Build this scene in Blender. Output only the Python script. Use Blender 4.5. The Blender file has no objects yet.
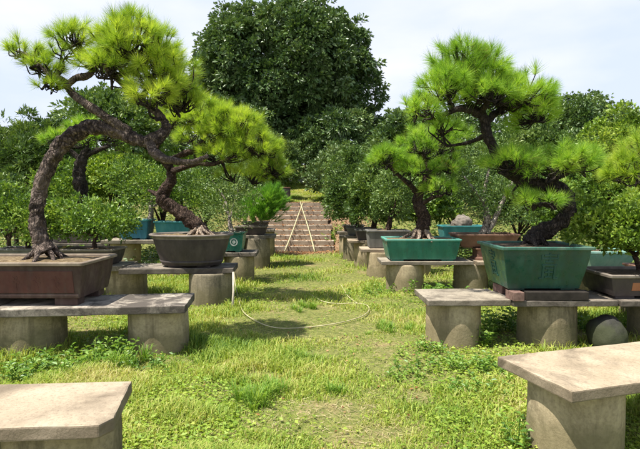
import bpy, bmesh, math, random
import numpy as np
from mathutils import Vector, noise as mnoise

random.seed(7)
R = np.random.default_rng(11)
S = bpy.context.scene
COL = S.collection
PI = math.pi

# ------------------------------------------------------------------ camera
F, CX, CY, HZ, EYE = 500.0, 320.0, 224.5, 200.0, 1.5
PITCH = math.atan((CY - HZ) / F)
cam_d = bpy.data.cameras.new('camera')
cam = bpy.data.objects.new('camera', cam_d)
COL.objects.link(cam)
cam.location = (0, 0, EYE)
cam.rotation_euler = (PI / 2 - PITCH, 0, 0)
cam_d.sensor_width = 36
cam_d.lens = F / 640 * 36
cam_d.clip_end = 600
S.camera = cam
_c, _s = math.cos(PITCH), math.sin(PITCH)


def at(px, py, y):
    """point of the place seen at a pixel of the photograph, y metres ahead"""
    a, b = (px - CX) / F, (CY - py) / F
    dy, dz = _c + b * _s, b * _c - _s
    t = y / dy
    return np.array([a * t, y, EYE + dz * t])


# ------------------------------------------------------------------ materials
def new_mat(name):
    m = bpy.data.materials.new(name)
    m.use_nodes = True
    nt = m.node_tree
    nt.nodes.clear()
    out = nt.nodes.new('ShaderNodeOutputMaterial')
    return m, nt, out


def nd(nt, typ, **kw):
    n = nt.nodes.new(typ)
    for k, v in kw.items():
        if k in n.inputs.keys():
            n.inputs[k].default_value = v
        else:
            setattr(n, k, v)
    return n


def ramp(nt, fac, stops, interp='LINEAR'):
    r = nt.nodes.new('ShaderNodeValToRGB')
    r.color_ramp.interpolation = interp
    e = r.color_ramp.elements
    while len(e) < len(stops):
        e.new(0.5)
    for k, (p, c) in enumerate(stops):
        e[k].position = p
        e[k].color = (c[0], c[1], c[2], 1)
    nt.links.new(fac, r.inputs[0])
    return r.outputs[0]


def g3(v):
    return (v, v, v)


def noise_tex(nt, scale, detail=4, rough=.55, vec=None, stretch=None, dist=0.0):
    geo = nd(nt, 'ShaderNodeNewGeometry')
    src = geo.outputs['Position'] if vec is None else vec
    if stretch:
        mp = nd(nt, 'ShaderNodeMapping')
        mp.inputs['Scale'].default_value = stretch
        nt.links.new(src, mp.inputs[0])
        src = mp.outputs[0]
    n = nd(nt, 'ShaderNodeTexNoise')
    n.inputs['Scale'].default_value = scale
    n.inputs['Detail'].default_value = detail
    n.inputs['Roughness'].default_value = rough
    n.inputs['Distortion'].default_value = dist
    nt.links.new(src, n.inputs['Vector'])
    return n.outputs['Fac']


def mixc(nt, fac, a, b, mode='MIX'):
    m = nd(nt, 'ShaderNodeMix', data_type='RGBA', blend_type=mode)
    for sock, v in ((m.inputs[0], fac), (m.inputs[6], a), (m.inputs[7], b)):
        if isinstance(v, (int, float)):
            sock.default_value = v
        elif isinstance(v, tuple):
            sock.default_value = (v[0], v[1], v[2], 1)
        else:
            nt.links.new(v, sock)
    return m.outputs[2]


def bump(nt, h, strength=.4, dist=.01):
    b = nd(nt, 'ShaderNodeBump')
    b.inputs['Strength'].default_value = strength
    b.inputs['Distance'].default_value = dist
    nt.links.new(h, b.inputs['Height'])
    return b.outputs[0]


def principled(nt, out, col, rough=.6, spec=.4, nrm=None, coat=0):
    p = nd(nt, 'ShaderNodeBsdfPrincipled')
    if isinstance(col, tuple):
        p.inputs['Base Color'].default_value = (*col, 1)
    else:
        nt.links.new(col, p.inputs['Base Color'])
    if isinstance(rough, (int, float)):
        p.inputs['Roughness'].default_value = rough
    else:
        nt.links.new(rough, p.inputs['Roughness'])
    p.inputs['Specular IOR Level'].default_value = spec
    p.inputs['Coat Weight'].default_value = coat
    if nrm is not None:
        nt.links.new(nrm, p.inputs['Normal'])
    if out is not None:
        nt.links.new(p.outputs[0], out.inputs[0])
    return p


def mat_foliage(name, cols, trans=.3, rough=.45, spec=.35, patch=1.2, patch_amt=.5, tcol=None):
    """leaf colour differs from leaf to leaf and from spray to spray"""
    m, nt, out = new_mat(name)
    geo = nd(nt, 'ShaderNodeNewGeometry')
    n = noise_tex(nt, patch, 2)
    mx = nd(nt, 'ShaderNodeMix', data_type='FLOAT')
    mx.inputs[0].default_value = patch_amt
    nt.links.new(geo.outputs['Random Per Island'], mx.inputs[2])
    nt.links.new(ramp(nt, n, [(.3, g3(0)), (.7, g3(1))]), mx.inputs[3])
    k = len(cols)
    pos = [.12 + .76 * i / (k - 1) for i in range(k)]
    if k == 6:                                   # a few browned needles
        pos = [.07, .13, .26, .44, .62, .82]
    c = ramp(nt, mx.outputs[0], [(pos[i], cols[i]) for i in range(k)])
    p = principled(nt, None, c, rough, spec)
    t = nd(nt, 'ShaderNodeBsdfTranslucent')
    tc = mixc(nt, 1.0, c, tcol or (1.5, 1.45, .7), 'MULTIPLY')
    nt.links.new(tc, t.inputs[0])
    ms = nd(nt, 'ShaderNodeMixShader')
    ms.inputs[0].default_value = trans
    nt.links.new(p.outputs[0], ms.inputs[1])
    nt.links.new(t.outputs[0], ms.inputs[2])
    nt.links.new(ms.outputs[0], out.inputs[0])
    return m


def mat_concrete(name, c1, c2, dark, streak=.5, moss=(.14, .12, .06), base_z=0.0):
    m, nt, out = new_mat(name)
    n1 = noise_tex(nt, 3.2, 6, .65)
    col = ramp(nt, n1, [(.3, c1), (.7, c2)])
    n2 = noise_tex(nt, 3.4, 7, .68, stretch=(1.5, 1.5, .22), dist=.3)
    col = mixc(nt, ramp(nt, n2, [(.47, g3(0)), (.66, g3(streak))]), col, dark)
    n6 = noise_tex(nt, 2.2, 6, .7, dist=.8)
    col = mixc(nt, ramp(nt, n6, [(.52, g3(0)), (.6, g3(.4))]), col, dark)
    n3 = noise_tex(nt, 40, 4, .7)
    col = mixc(nt, ramp(nt, n3, [(.35, g3(.35)), (.55, g3(0))]), col, dark)
    # splash of soil and moss round the foot
    geo = nd(nt, 'ShaderNodeNewGeometry')
    sep = nd(nt, 'ShaderNodeSeparateXYZ')
    nt.links.new(geo.outputs['Position'], sep.inputs[0])
    n4 = noise_tex(nt, 7, 4, .6)
    ad = nd(nt, 'ShaderNodeMath', operation='MULTIPLY_ADD')
    nt.links.new(n4, ad.inputs[0]); ad.inputs[1].default_value = -.35
    nt.links.new(sep.outputs[2], ad.inputs[2])
    col = mixc(nt, ramp(nt, ad.outputs[0], [(0.0, g3(.6)), (.12, g3(0))]), col, moss)
    hb = noise_tex(nt, 60, 5, .7)
    principled(nt, out, col, .9, .2, bump(nt, hb, .35, .012))
    return m


def mat_slab(name, c1, c2, dark, lo=.48, hi=.66, amt=.8, scale=2.4):
    m, nt, out = new_mat(name)
    n1 = noise_tex(nt, 4.5, 6, .6)
    col = ramp(nt, n1, [(.3, c1), (.7, c2)])
    n2 = noise_tex(nt, scale, 7, .68, dist=.6)
    col = mixc(nt, ramp(nt, n2, [(lo, g3(0)), (hi, g3(amt))]), col, dark)
    n3 = noise_tex(nt, 75, 3, .7)
    col = mixc(nt, ramp(nt, n3, [(.3, g3(.5)), (.5, g3(0))]), col, dark)
    # the cast edges and underside are coloured darker than the top, by normal
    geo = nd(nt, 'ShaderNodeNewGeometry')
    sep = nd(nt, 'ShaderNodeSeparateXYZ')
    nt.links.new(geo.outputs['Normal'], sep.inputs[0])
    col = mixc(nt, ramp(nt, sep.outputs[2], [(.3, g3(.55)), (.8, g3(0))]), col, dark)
    hb = noise_tex(nt, 45, 6, .7)
    principled(nt, out, col, .88, .25, bump(nt, hb, .4, .012))
    return m


def mat_glaze(name, c1, c2, c3, rough=.3, spec=.5, dirt=(.12, .1, .07), dirt_amt=.5):
    m, nt, out = new_mat(name)
    n1 = noise_tex(nt, 5, 5, .6, stretch=(1.5, 1.5, .5))
    col = ramp(nt, n1, [(.28, c1), (.5, c2), (.75, c3)])
    n2 = noise_tex(nt, 9, 6, .7, stretch=(1.6, 1.6, .35))
    col = mixc(nt, ramp(nt, n2, [(.5, g3(0)), (.75, g3(dirt_amt))]), col, dirt)
    n3 = noise_tex(nt, 14, 4)
    principled(nt, out, col, ramp(nt, n3, [(.3, g3(rough)), (.7, g3(min(1, rough + .35)))]), spec,
               bump(nt, noise_tex(nt, 30, 4), .15, .006))
    return m


def mat_bark(name, c1, c2, c3, scale=16, stretch=(1, 1, .45)):
    m, nt, out = new_mat(name)
    geo = nd(nt, 'ShaderNodeNewGeometry')
    mp = nd(nt, 'ShaderNodeMapping')
    mp.inputs['Scale'].default_value = stretch
    nt.links.new(geo.outputs['Position'], mp.inputs[0])
    nz = nd(nt, 'ShaderNodeTexNoise'); nz.inputs['Scale'].default_value = 9
    nt.links.new(mp.outputs[0], nz.inputs['Vector'])
    dv = nd(nt, 'ShaderNodeMix', data_type='VECTOR'); dv.inputs[0].default_value = .12
    nt.links.new(mp.outputs[0], dv.inputs[4]); nt.links.new(nz.outputs['Color'], dv.inputs[5])
    v = nd(nt, 'ShaderNodeTexVoronoi', feature='DISTANCE_TO_EDGE'); v.inputs['Scale'].default_value = scale
    nt.links.new(dv.outputs[1], v.inputs['Vector'])
    n = noise_tex(nt, 22, 6, .65)
    n5 = noise_tex(nt, 4, 3)
    col = ramp(nt, n, [(.38, c1), (.52, c2), (.66, c3)])
    col = mixc(nt, ramp(nt, v.outputs['Distance'], [(0, g3(.85)), (.12, g3(0))]), col, tuple(.45 * x for x in c1))
    col = mixc(nt, ramp(nt, n5, [(.45, g3(0)), (.7, g3(.45))]), col, c3)
    hh = nd(nt, 'ShaderNodeMath', operation='MULTIPLY_ADD')
    nt.links.new(ramp(nt, v.outputs['Distance'], [(0, g3(0)), (.22, g3(1))]), hh.inputs[0])
    hh.inputs[1].default_value = .7
    nt.links.new(n, hh.inputs[2])
    principled(nt, out, col, .9, .2, bump(nt, hh.outputs[0], .9, .02))
    return m


def mat_soil(name, c1, c2, c3, scale=30):
    m, nt, out = new_mat(name)
    n = noise_tex(nt, scale, 6, .7)
    col = ramp(nt, n, [(.3, c1), (.52, c2), (.72, c3)])
    principled(nt, out, col, .95, .15, bump(nt, n, .8, .02))
    return m


def mat_plain(name, col, rough=.6, spec=.3, var=.25, scale=20):
    m, nt, out = new_mat(name)
    n = noise_tex(nt, scale, 5, .6)
    lo = tuple(x * (1 - var) for x in col)
    hi = tuple(min(1, x * (1 + var)) for x in col)
    principled(nt, out, ramp(nt, n, [(.3, lo), (.7, hi)]), rough, spec, bump(nt, n, .25, .006))
    return m


M = {}
M['needle'] = mat_foliage('pine_needles_fresh', [(.26, .16, .06), (.135, .235, .03), (.19, .325, .035), (.30, .435, .045), (.425, .545, .06), (.53, .615, .10)], .36, .5, .3, 2.2, .5)
M['needle_b'] = mat_foliage('pine_needles_green', [(.24, .15, .06), (.12, .22, .03), (.15, .30, .035), (.23, .41, .045), (.34, .52, .06), (.46, .60, .09)], .34, .5, .3, 2.2, .5)
M['leaf_dark'] = mat_foliage('leaf_dark_glossy', [(.04, .08, .024), (.08, .145, .04), (.13, .20, .06), (.20, .27, .105)], .12, .4, .5, .35, .4)
M['leaf_mid'] = mat_foliage('leaf_mid_green', [(.035, .07, .018), (.075, .14, .03), (.13, .21, .045), (.23, .31, .09)], .2, .42, .4, .9, .5)
M['leaf_hill'] = mat_foliage('leaf_woodland', [(.04, .08, .024), (.08, .145, .036), (.13, .20, .055), (.19, .26, .085)], .18, .42, .45, .5, .5)
M['leaf_bright'] = mat_foliage('leaf_bright_green', [(.05, .10, .018), (.10, .19, .028), (.18, .29, .04), (.31, .41, .09)], .24, .42, .4, 1.6, .4)
M['leaf_lime'] = mat_foliage('leaf_lime', [(.07, .13, .018), (.14, .24, .028), (.25, .36, .05), (.40, .48, .11)], .28, .42, .4, 1.2, .5)
M['feather'] = mat_foliage('leaf_feathery', [(.06, .16, .02), (.11, .27, .03), (.18, .38, .045), (.27, .46, .07)], .35, .5, .3, 2, .5)
M['weed'] = mat_foliage('weed_leaf', [(.07, .15, .03), (.13, .25, .045), (.20, .33, .06), (.29, .40, .10)], .3, .42, .4, 3, .3)
M['grass'] = mat_foliage('grass_blade', [(.085, .17, .024), (.18, .28, .036), (.30, .39, .06), (.42, .43, .11), (.50, .44, .20)], .32, .55, .25, .9, .55)
M['grass_tuft'] = mat_foliage('long_grass', [(.09, .19, .03), (.15, .28, .035), (.23, .36, .05), (.32, .42, .08)], .32, .5, .3, 3, .3)
M['clover'] = mat_foliage('lawn_weed_leaf', [(.12, .22, .03), (.21, .32, .04), (.31, .41, .06), (.42, .47, .10)], .32, .5, .25, .8, .5)
M['straw'] = mat_foliage('dry_straw', [(.30, .23, .11), (.44, .36, .19), (.56, .48, .28)], .2, .6, .25, 2, .3)
M['crumb'] = mat_plain('soil_crumb', (.26, .19, .11), .95, .1, .4, 30)
M['dead'] = mat_foliage('dead_leaf', [(.10, .045, .02), (.22, .10, .04), (.34, .17, .07), (.44, .27, .13)], .12, .7, .2, 2, .3, (1.1, .9, .7))
M['bark_red'] = mat_bark('bark_pine_grey', (.03, .022, .018), (.08, .058, .047), (.29, .225, .18), 34)
M['bark_dark'] = mat_bark('bark_pine_dark', (.016, .013, .011), (.036, .028, .023), (.085, .068, .056), 38)
M['bark_brown'] = mat_bark('bark_brown', (.028, .018, .013), (.065, .04, .029), (.14, .095, .07), 36)
M['bark_pale'] = mat_bark('bark_pale', (.16, .13, .10), (.30, .26, .21), (.46, .41, .34), 20)
M['root_pale'] = mat_bark('root_pale', (.18, .13, .09), (.33, .25, .18), (.48, .39, .30), 26)
M['ped_a'] = mat_concrete('concrete_pale', (.36, .285, .17), (.50, .41, .265), (.13, .10, .06), .75)
M['ped_b'] = mat_concrete('concrete_mossy', (.29, .235, .14), (.42, .345, .22), (.08, .066, .04), .9, (.11, .10, .05))
M['ped_c'] = mat_concrete('concrete_grey', (.22, .185, .125), (.33, .28, .19), (.06, .055, .04), .85)
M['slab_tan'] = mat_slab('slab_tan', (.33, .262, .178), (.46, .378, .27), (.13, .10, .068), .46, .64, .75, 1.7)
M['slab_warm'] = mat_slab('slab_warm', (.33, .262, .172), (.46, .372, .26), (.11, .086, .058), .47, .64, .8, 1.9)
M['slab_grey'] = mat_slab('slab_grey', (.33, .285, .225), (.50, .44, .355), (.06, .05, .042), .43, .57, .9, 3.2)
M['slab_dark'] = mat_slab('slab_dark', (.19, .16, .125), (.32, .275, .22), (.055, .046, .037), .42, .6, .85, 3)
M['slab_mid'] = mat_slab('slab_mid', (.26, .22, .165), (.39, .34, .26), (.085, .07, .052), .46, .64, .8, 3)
M['soil'] = mat_soil('pot_soil', (.07, .05, .03), (.18, .13, .07), (.36, .28, .17), 26)
M['soil_dark'] = mat_soil('pot_soil_dark', (.04, .028, .018), (.10, .07, .045), (.2, .15, .1), 26)
M['pot_clay'] = mat_glaze('clay_grey_brown', (.044, .026, .021), (.064, .037, .030), (.095, .06, .05), .55, .35, (.17, .15, .12), .35)
M['pot_rim'] = mat_glaze('clay_rim_buff', (.14, .105, .08), (.21, .165, .12), (.31, .25, .18), .6, .3, (.12, .1, .08), .5)
M['pot_panel'] = mat_glaze('clay_red_panel', (.070, .029, .022), (.10, .038, .029), (.125, .055, .043), .55, .35, (.08, .06, .055), .6)
M['pot_dark'] = mat_glaze('clay_dark_brown', (.045, .036, .034), (.065, .052, .048), (.09, .073, .067), .5, .35, (.15, .13, .11), .3)
M['pot_darkrim'] = mat_glaze('clay_dark_rim', (.13, .11, .09), (.2, .17, .14), (.28, .24, .19), .55, .3)
M['pot_green'] = mat_glaze('glaze_deep_green', (.007, .042, .029), (.011, .064, .044), (.028, .11, .075), .18, .6, (.03, .05, .035), .75)
M['pot_greenrim'] = mat_glaze('glaze_green_rim', (.02, .085, .06), (.04, .125, .09), (.12, .18, .13), .35, .5, (.2, .18, .13), .5)
M['pot_emblem'] = mat_glaze('glaze_emblem_green', (.006, .04, .03), (.012, .065, .05), (.04, .11, .085), .28, .5, (.02, .05, .04), .5)
M['pot_teal'] = mat_glaze('glaze_teal', (.014, .12, .09), (.022, .18, .13), (.06, .27, .19), .2, .6, (.05, .09, .065), .7)
M['pot_tealrim'] = mat_glaze('glaze_teal_rim', (.05, .24, .18), (.09, .31, .24), (.17, .36, .28), .35, .5, (.2, .2, .14), .4)
M['pot_blue'] = mat_glaze('glaze_blue', (.014, .09, .14), (.02, .14, .20), (.04, .21, .26), .3, .5, (.02, .07, .09), .4)
M['pot_cyan'] = mat_glaze('glaze_cyan', (.022, .15, .17), (.035, .21, .22), (.08, .28, .27), .3, .5, (.03, .12, .12), .4)
M['pot_mint'] = mat_glaze('glaze_mint', (.16, .36, .29), (.24, .46, .38), (.34, .52, .44), .35, .5, (.12, .18, .14), .4)
M['pot_brown'] = mat_glaze('clay_red_brown', (.12, .06, .04), (.19, .10, .065), (.26, .15, .10), .5, .35, (.1, .08, .06), .5)
M['pot_orange'] = mat_glaze('clay_orange_panel', (.30, .11, .05), (.38, .15, .07), (.42, .19, .1), .5, .35, (.1, .06, .04), .4)
M['pot_grey'] = mat_glaze('clay_grey', (.10, .10, .09), (.15, .145, .13), (.21, .20, .18), .6, .3, (.06, .06, .05), .5)
M['white_glaze'] = mat_plain('white_glaze', (.6, .62, .6), .4, .4, .15)
M['hose'] = mat_plain('hose_cream', (.47, .42, .24), .5, .3, .25, 6)
M['pale_wood'] = mat_plain('pale_wood', (.50, .44, .35), .75, .2, .25, 14)
M['brick'] = mat_plain('brick_dark', (.16, .10, .08), .9, .2, .4, 25)
M['board'] = mat_plain('dark_board', (.03, .025, .02), .85, .2, .4, 12)
M['stone'] = mat_concrete('boulder_stone', (.035, .034, .03), (.075, .072, .062), (.018, .018, .014), .6, (.06, .07, .03))
M['rock_pale'] = mat_concrete('rock_pale', (.16, .135, .11), (.30, .26, .215), (.05, .045, .036), .8)
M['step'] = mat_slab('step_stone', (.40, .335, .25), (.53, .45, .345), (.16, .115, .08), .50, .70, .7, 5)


def mat_ground():
    m, nt, out = new_mat('lawn_ground')
    n0 = noise_tex(nt, .55, 4, .6)
    n1 = noise_tex(nt, 2.6, 6, .65)
    n2 = noise_tex(nt, 18, 6, .7)
    n3 = noise_tex(nt, 120, 3, .7)
    turf = ramp(nt, n2, [(.3, (.07, .085, .025)), (.5, (.155, .17, .045)), (.7, (.28, .26, .09))])
    straw = ramp(nt, n3, [(.3, (.17, .105, .055)), (.5, (.31, .215, .12)), (.7, (.46, .35, .21))])
    ad = nd(nt, 'ShaderNodeMath', operation='MULTIPLY_ADD')
    nt.links.new(n1, ad.inputs[0]); ad.inputs[1].default_value = .6; nt.links.new(n0, ad.inputs[2])
    col = mixc(nt, ramp(nt, ad.outputs[0], [(.86, g3(.03)), (1.05, g3(.8))]), turf, straw)
    # bank beside the steps: reddish earth
    geo = nd(nt, 'ShaderNodeNewGeometry')
    sep = nd(nt, 'ShaderNodeSeparateXYZ'); nt.links.new(geo.outputs['Position'], sep.inputs[0])
    w = nd(nt, 'ShaderNodeMath', operation='MULTIPLY_ADD')
    nt.links.new(n1, w.inputs[0]); w.inputs[1].default_value = 1.6; nt.links.new(sep.outputs[1], w.inputs[2])
    k = ramp(nt, w.outputs[0], [(0, g3(0)), (1, g3(1))])
    mr = nd(nt, 'ShaderNodeMapRange')
    nt.links.new(w.outputs[0], mr.inputs[0]); mr.inputs[1].default_value = 14.4; mr.inputs[2].default_value = 15.2
    mr2 = nd(nt, 'ShaderNodeMapRange')
    nt.links.new(w.outputs[0], mr2.inputs[0]); mr2.inputs[1].default_value = 18.6; mr2.inputs[2].default_value = 17.8
    ax = nd(nt, 'ShaderNodeMath', operation='ADD'); nt.links.new(sep.outputs[0], ax.inputs[0]); ax.inputs[1].default_value = .55
    ab = nd(nt, 'ShaderNodeMath', operation='ABSOLUTE'); nt.links.new(ax.outputs[0], ab.inputs[0])
    mr3 = nd(nt, 'ShaderNodeMapRange'); nt.links.new(ab.outputs[0], mr3.inputs[0]); mr3.inputs[1].default_value = 2.7; mr3.inputs[2].default_value = 1.7
    mu0 = nd(nt, 'ShaderNodeMath', operation='MULTIPLY'); nt.links.new(mr.outputs[0], mu0.inputs[0]); nt.links.new(mr3.outputs[0], mu0.inputs[1])
    mu = nd(nt, 'ShaderNodeMath', operation='MULTIPLY')
    nt.links.new(mu0.outputs[0], mu.inputs[0]); nt.links.new(mr2.outputs[0], mu.inputs[1])
    earth = ramp(nt, n2, [(.3, (.13, .08, .045)), (.55, (.26, .17, .10)), (.75, (.40, .29, .18))])
    col = mixc(nt, mu.outputs[0], col, earth)
    principled(nt, out, col, .95, .15, bump(nt, n2, .7, .03))
    return m


M['ground'] = mat_ground()


# ------------------------------------------------------------------ mesh helpers
def from_arrays(name, V, T, mat, parent=None, smooth=False):
    V = np.asarray(V, dtype=np.float64)
    if parent is not None:
        off = Vector((0, 0, 0)); p = parent
        while p is not None:
            off = off + p.location; p = p.parent
        V = V - np.array(off)
    T = np.asarray(T, dtype=np.int32)
    me = bpy.data.meshes.new(name)
    k = T.shape[1]
    me.vertices.add(len(V)); me.vertices.foreach_set('co', V.astype(np.float32).ravel())
    me.loops.add(T.size); me.loops.foreach_set('vertex_index', T.ravel())
    me.polygons.add(len(T)); me.polygons.foreach_set('loop_start', np.arange(0, T.size, k, dtype=np.int32))
    me.update(calc_edges=True)
    if smooth:
        me.polygons.foreach_set('use_smooth', np.ones(len(T), dtype=bool))
    me.materials.append(mat)
    o = bpy.data.objects.new(name, me)
    COL.objects.link(o)
    if parent is not None:
        o.parent = parent
    return o


class MB:
    def __init__(s):
        s.V, s.F, s.n = [], [], 0

    def add(s, V, Fc):
        V = np.asarray(V, float)
        s.V.append(V)
        s.F += [tuple(int(i) + s.n for i in f) for f in Fc]
        s.n += len(V)

    def tube(s, pts, rad, sides=8, cap=True, rough=0.0, rs=6.0, flute=0.0):
        V, Fc = tube(pts, rad, sides, cap, rough, rs, flute)
        s.add(V, Fc)

    def box(s, c, size, rz=0.0, M3=None):
        h = np.array(size) / 2
        q = np.array([[x, y, z] for x in (-1, 1) for y in (-1, 1) for z in (-1, 1)]) * h
        if M3 is not None:
            q = q @ np.asarray(M3).T
        ca, sa = math.cos(rz), math.sin(rz)
        q = q @ np.array([[ca, sa, 0], [-sa, ca, 0], [0, 0, 1]])
        s.add(q + np.array(c), [(0, 1, 3, 2), (4, 6, 7, 5), (0, 4, 5, 1), (2, 3, 7, 6), (0, 2, 6, 4), (1, 5, 7, 3)])

    def build(s, name, mat, parent=None, smooth=False, bevel=0.0):
        V = np.concatenate(s.V)
        if parent is not None:
            off = Vector((0, 0, 0)); p = parent
            while p is not None:
                off = off + p.location; p = p.parent
            V = V - np.array(off)
        me = bpy.data.meshes.new(name)
        me.from_pydata(V.tolist(), [], s.F)
        bm = bmesh.new(); bm.from_mesh(me)
        bmesh.ops.recalc_face_normals(bm, faces=bm.faces)
        if bevel:
            bmesh.ops.bevel(bm, geom=[e for e in bm.edges], offset=bevel, segments=2, affect='EDGES', profile=.5)
        bm.to_mesh(me); bm.free()
        if smooth:
            for p in me.polygons:
                p.use_smooth = True
        me.materials.append(mat)
        o = bpy.data.objects.new(name, me)
        COL.objects.link(o)
        if parent is not None:
            o.parent = parent
        return o


def catmull(pts, rad, per=8):
    P = np.asarray(pts, float); r = np.asarray(rad, float)
    n = len(P)
    Q = np.vstack([2 * P[0] - P[1], P, 2 * P[-1] - P[-2]])
    out, ro = [], []
    for i in range(n - 1):
        p0, p1, p2, p3 = Q[i:i + 4]
        for k in range(per):
            t = k / per
            out.append(.5 * (2 * p1 + (p2 - p0) * t + (2 * p0 - 5 * p1 + 4 * p2 - p3) * t * t + (3 * p1 - p0 - 3 * p2 + p3) * t ** 3))
            ro.append(r[i] * (1 - t) + r[i + 1] * t)
    out.append(P[-1]); ro.append(r[-1])
    return np.array(out), np.array(ro)


def tube(pts, rad, sides=8, cap=True, rough=0.0, rs=6.0, flute=0.0):
    P = np.asarray(pts, float); n = len(P)
    r = np.broadcast_to(np.asarray(rad, float), (n,))
    T = np.gradient(P, axis=0)
    T /= np.linalg.norm(T, axis=1, keepdims=True) + 1e-9
    u = np.cross(T[0], [0.3, 1, .2]); u /= np.linalg.norm(u) + 1e-9
    V = []
    ang = np.linspace(0, 2 * PI, sides, endpoint=False)
    for i in range(n):
        u = u - T[i] * u.dot(T[i]); u /= np.linalg.norm(u) + 1e-9
        w = np.cross(T[i], u)
        d = np.outer(np.cos(ang), u) + np.outer(np.sin(ang), w)
        rr = np.full(sides, r[i])
        if flute:
            rr = rr * (1 + flute * np.sin(ang * 3 + i * .12 + 1.3) + flute * .6 * np.sin(ang * 5 - i * .2))
        ring = P[i] + d * rr[:, None]
        if rough:
            for k in range(sides):
                q = Vector(ring[k] * rs)
                f = mnoise.noise(q) + .55 * mnoise.noise(q * 2.3) + .4 * mnoise.noise(q * 5.1)
                if r[i] > .03:
                    vd = mnoise.voronoi(Vector((ring[k][0] * 24, ring[k][1] * 24, ring[k][2] * 15)) + Vector((f, f, 0)) * .3)[0]
                    f += .55 * min(1.0, (vd[1] - vd[0]) * 2.2) - .3
                ring[k] += d[k] * rough * r[i] * f
        V.append(ring)
    V = np.concatenate(V)
    Fc = []
    for i in range(n - 1):
        a, b = i * sides, (i + 1) * sides
        for k in range(sides):
            k2 = (k + 1) % sides
            Fc.append((a + k, a + k2, b + k2, b + k))
    if cap:
        Fc.append(tuple(range(sides - 1, -1, -1)))
        Fc.append(tuple(range((n - 1) * sides, n * sides)))
    return V, Fc


def thing(name, label, cat, loc=(0, 0, 0), group=None):
    o = bpy.data.objects.new(name, None)
    o.empty_display_size = .2
    o.location = tuple(float(v) for v in loc)
    COL.objects.link(o)
    return tag(o, label, cat, group)


def tag(o, label, cat, group=None):
    o['label'] = label
    o['category'] = cat
    if group:
        o['group'] = group
    return o


def unit(a):
    return a / (np.linalg.norm(a, axis=-1, keepdims=True) + 1e-9)


def rand_dirs(n):
    return unit(R.normal(size=(n, 3)))


def leaves(pos, d, L, W, droop=.15, fold=.25, out=None):
    """n diamond leaves, creased along the midrib"""
    n = len(pos)
    L = np.broadcast_to(L, (n,))[:, None]; W = np.broadcast_to(W, (n,))[:, None]
    d = unit(d)
    up = unit(rand_dirs(n) * .6 + (np.array([0, 0, 1.0]) if out is None else out * .9 + np.array([0, 0, .45])))
    s = unit(np.cross(d, up)); nn = unit(np.cross(s, d))
    v0 = pos
    v2 = pos + d * L - np.array([0, 0, 1.0]) * L * droop
    mid = pos + d * L * .45 + nn * W * fold
    v1 = mid + s * W * .5; v3 = mid - s * W * .5
    v1 = v1 - nn * W * fold * .0; v3 = v3
    m2 = pos + d * L * .5 - nn * W * .02
    V = np.stack([v0, v1, v2, v3], 1).reshape(-1, 3)
    b = np.arange(n)[:, None] * 4
    T = np.concatenate([b + np.array([[0, 1, 2]]), b + np.array([[0, 2, 3]])], 0)
    return V, T


def tris_needles(P, A, L, k, w, spread=1.0, shoot=.35):
    """bottle-brush sprays: k needles round the end of each shoot"""
    n = len(P)
    A = unit(A)
    ref = np.where(np.abs(A[:, 2:3]) < .9, np.array([[0, 0, 1.0]]), np.array([[1.0, 0, 0]]))
    U = unit(np.cross(A, ref)); Vv = np.cross(A, U)
    s = R.random((n, k)); ph = R.random((n, k)) * 2 * PI
    th = np.radians((80 - 58 * s) * (spread * (.58 + .42 * R.random((n, 1)))) + R.normal(size=(n, k)) * 10)
    Ln = (np.broadcast_to(L, (n,))[:, None] * (.72 + .4 * R.random((n, k)))) * (1 - .15 * s)
    base = P[:, None, :] + A[:, None, :] * (s * np.broadcast_to(L, (n,))[:, None] * shoot)[..., None]
    d = (A[:, None, :] * np.cos(th)[..., None] + (U[:, None, :] * np.cos(ph)[..., None] + Vv[:, None, :] * np.sin(ph)[..., None]) * np.sin(th)[..., None])
    tip = base + d * Ln[..., None]
    tip[..., 2] -= Ln * .10 * (1 - s)
    side = unit(np.cross(d, rand_dirs(n * k).reshape(n, k, 3))) * w * .5
    V = np.stack([base - side, base + side, tip], 2).reshape(-1, 3)
    T = np.arange(n * k * 3).reshape(-1, 3)
    return V, T


def merge(parts):
    Vs, Ts, off = [], [], 0
    for V, T in parts:
        Vs.append(V); Ts.append(T + off); off += len(V)
    return np.concatenate(Vs), np.concatenate(Ts)


# ------------------------------------------------------------------ terrain
def sst(a, b, x):
    t = np.clip((x - a) / (b - a), 0, 1)
    return t * t * (3 - 2 * t)


def path_x(y):
    return -.052 * y + .17


def terrain(x, y):
    x = np.asarray(x, float); y = np.asarray(y, float)
    h = np.clip((y - 14.5) / 3.35, 0, 1) * 1.40
    h = h + np.clip(y - 18.0, 0, 40) * .105 + np.clip(y - 60, 0, 60) * .03
    h = h + .012 * np.sin(x * 2.1 + y * 1.3) + .01 * np.sin(x * 5.3 - y * 3.1) + .02 * np.sin(x * .7 + 1) * np.sin(y * .6)
    # cut for the flight of steps
    k = (1 - sst(.95, 1.15, np.abs(x - path_x(y)))) * sst(14.3, 14.6, y) * (1 - sst(17.9, 18.25, y))
    h = h - k * .22
    # banks stand a little higher beside the flight
    b = sst(1.0, 1.5, np.abs(x - path_x(y))) * sst(14.0, 15.2, y) * (1 - sst(16.6, 17.6, y))
    return h + b * .14


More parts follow.
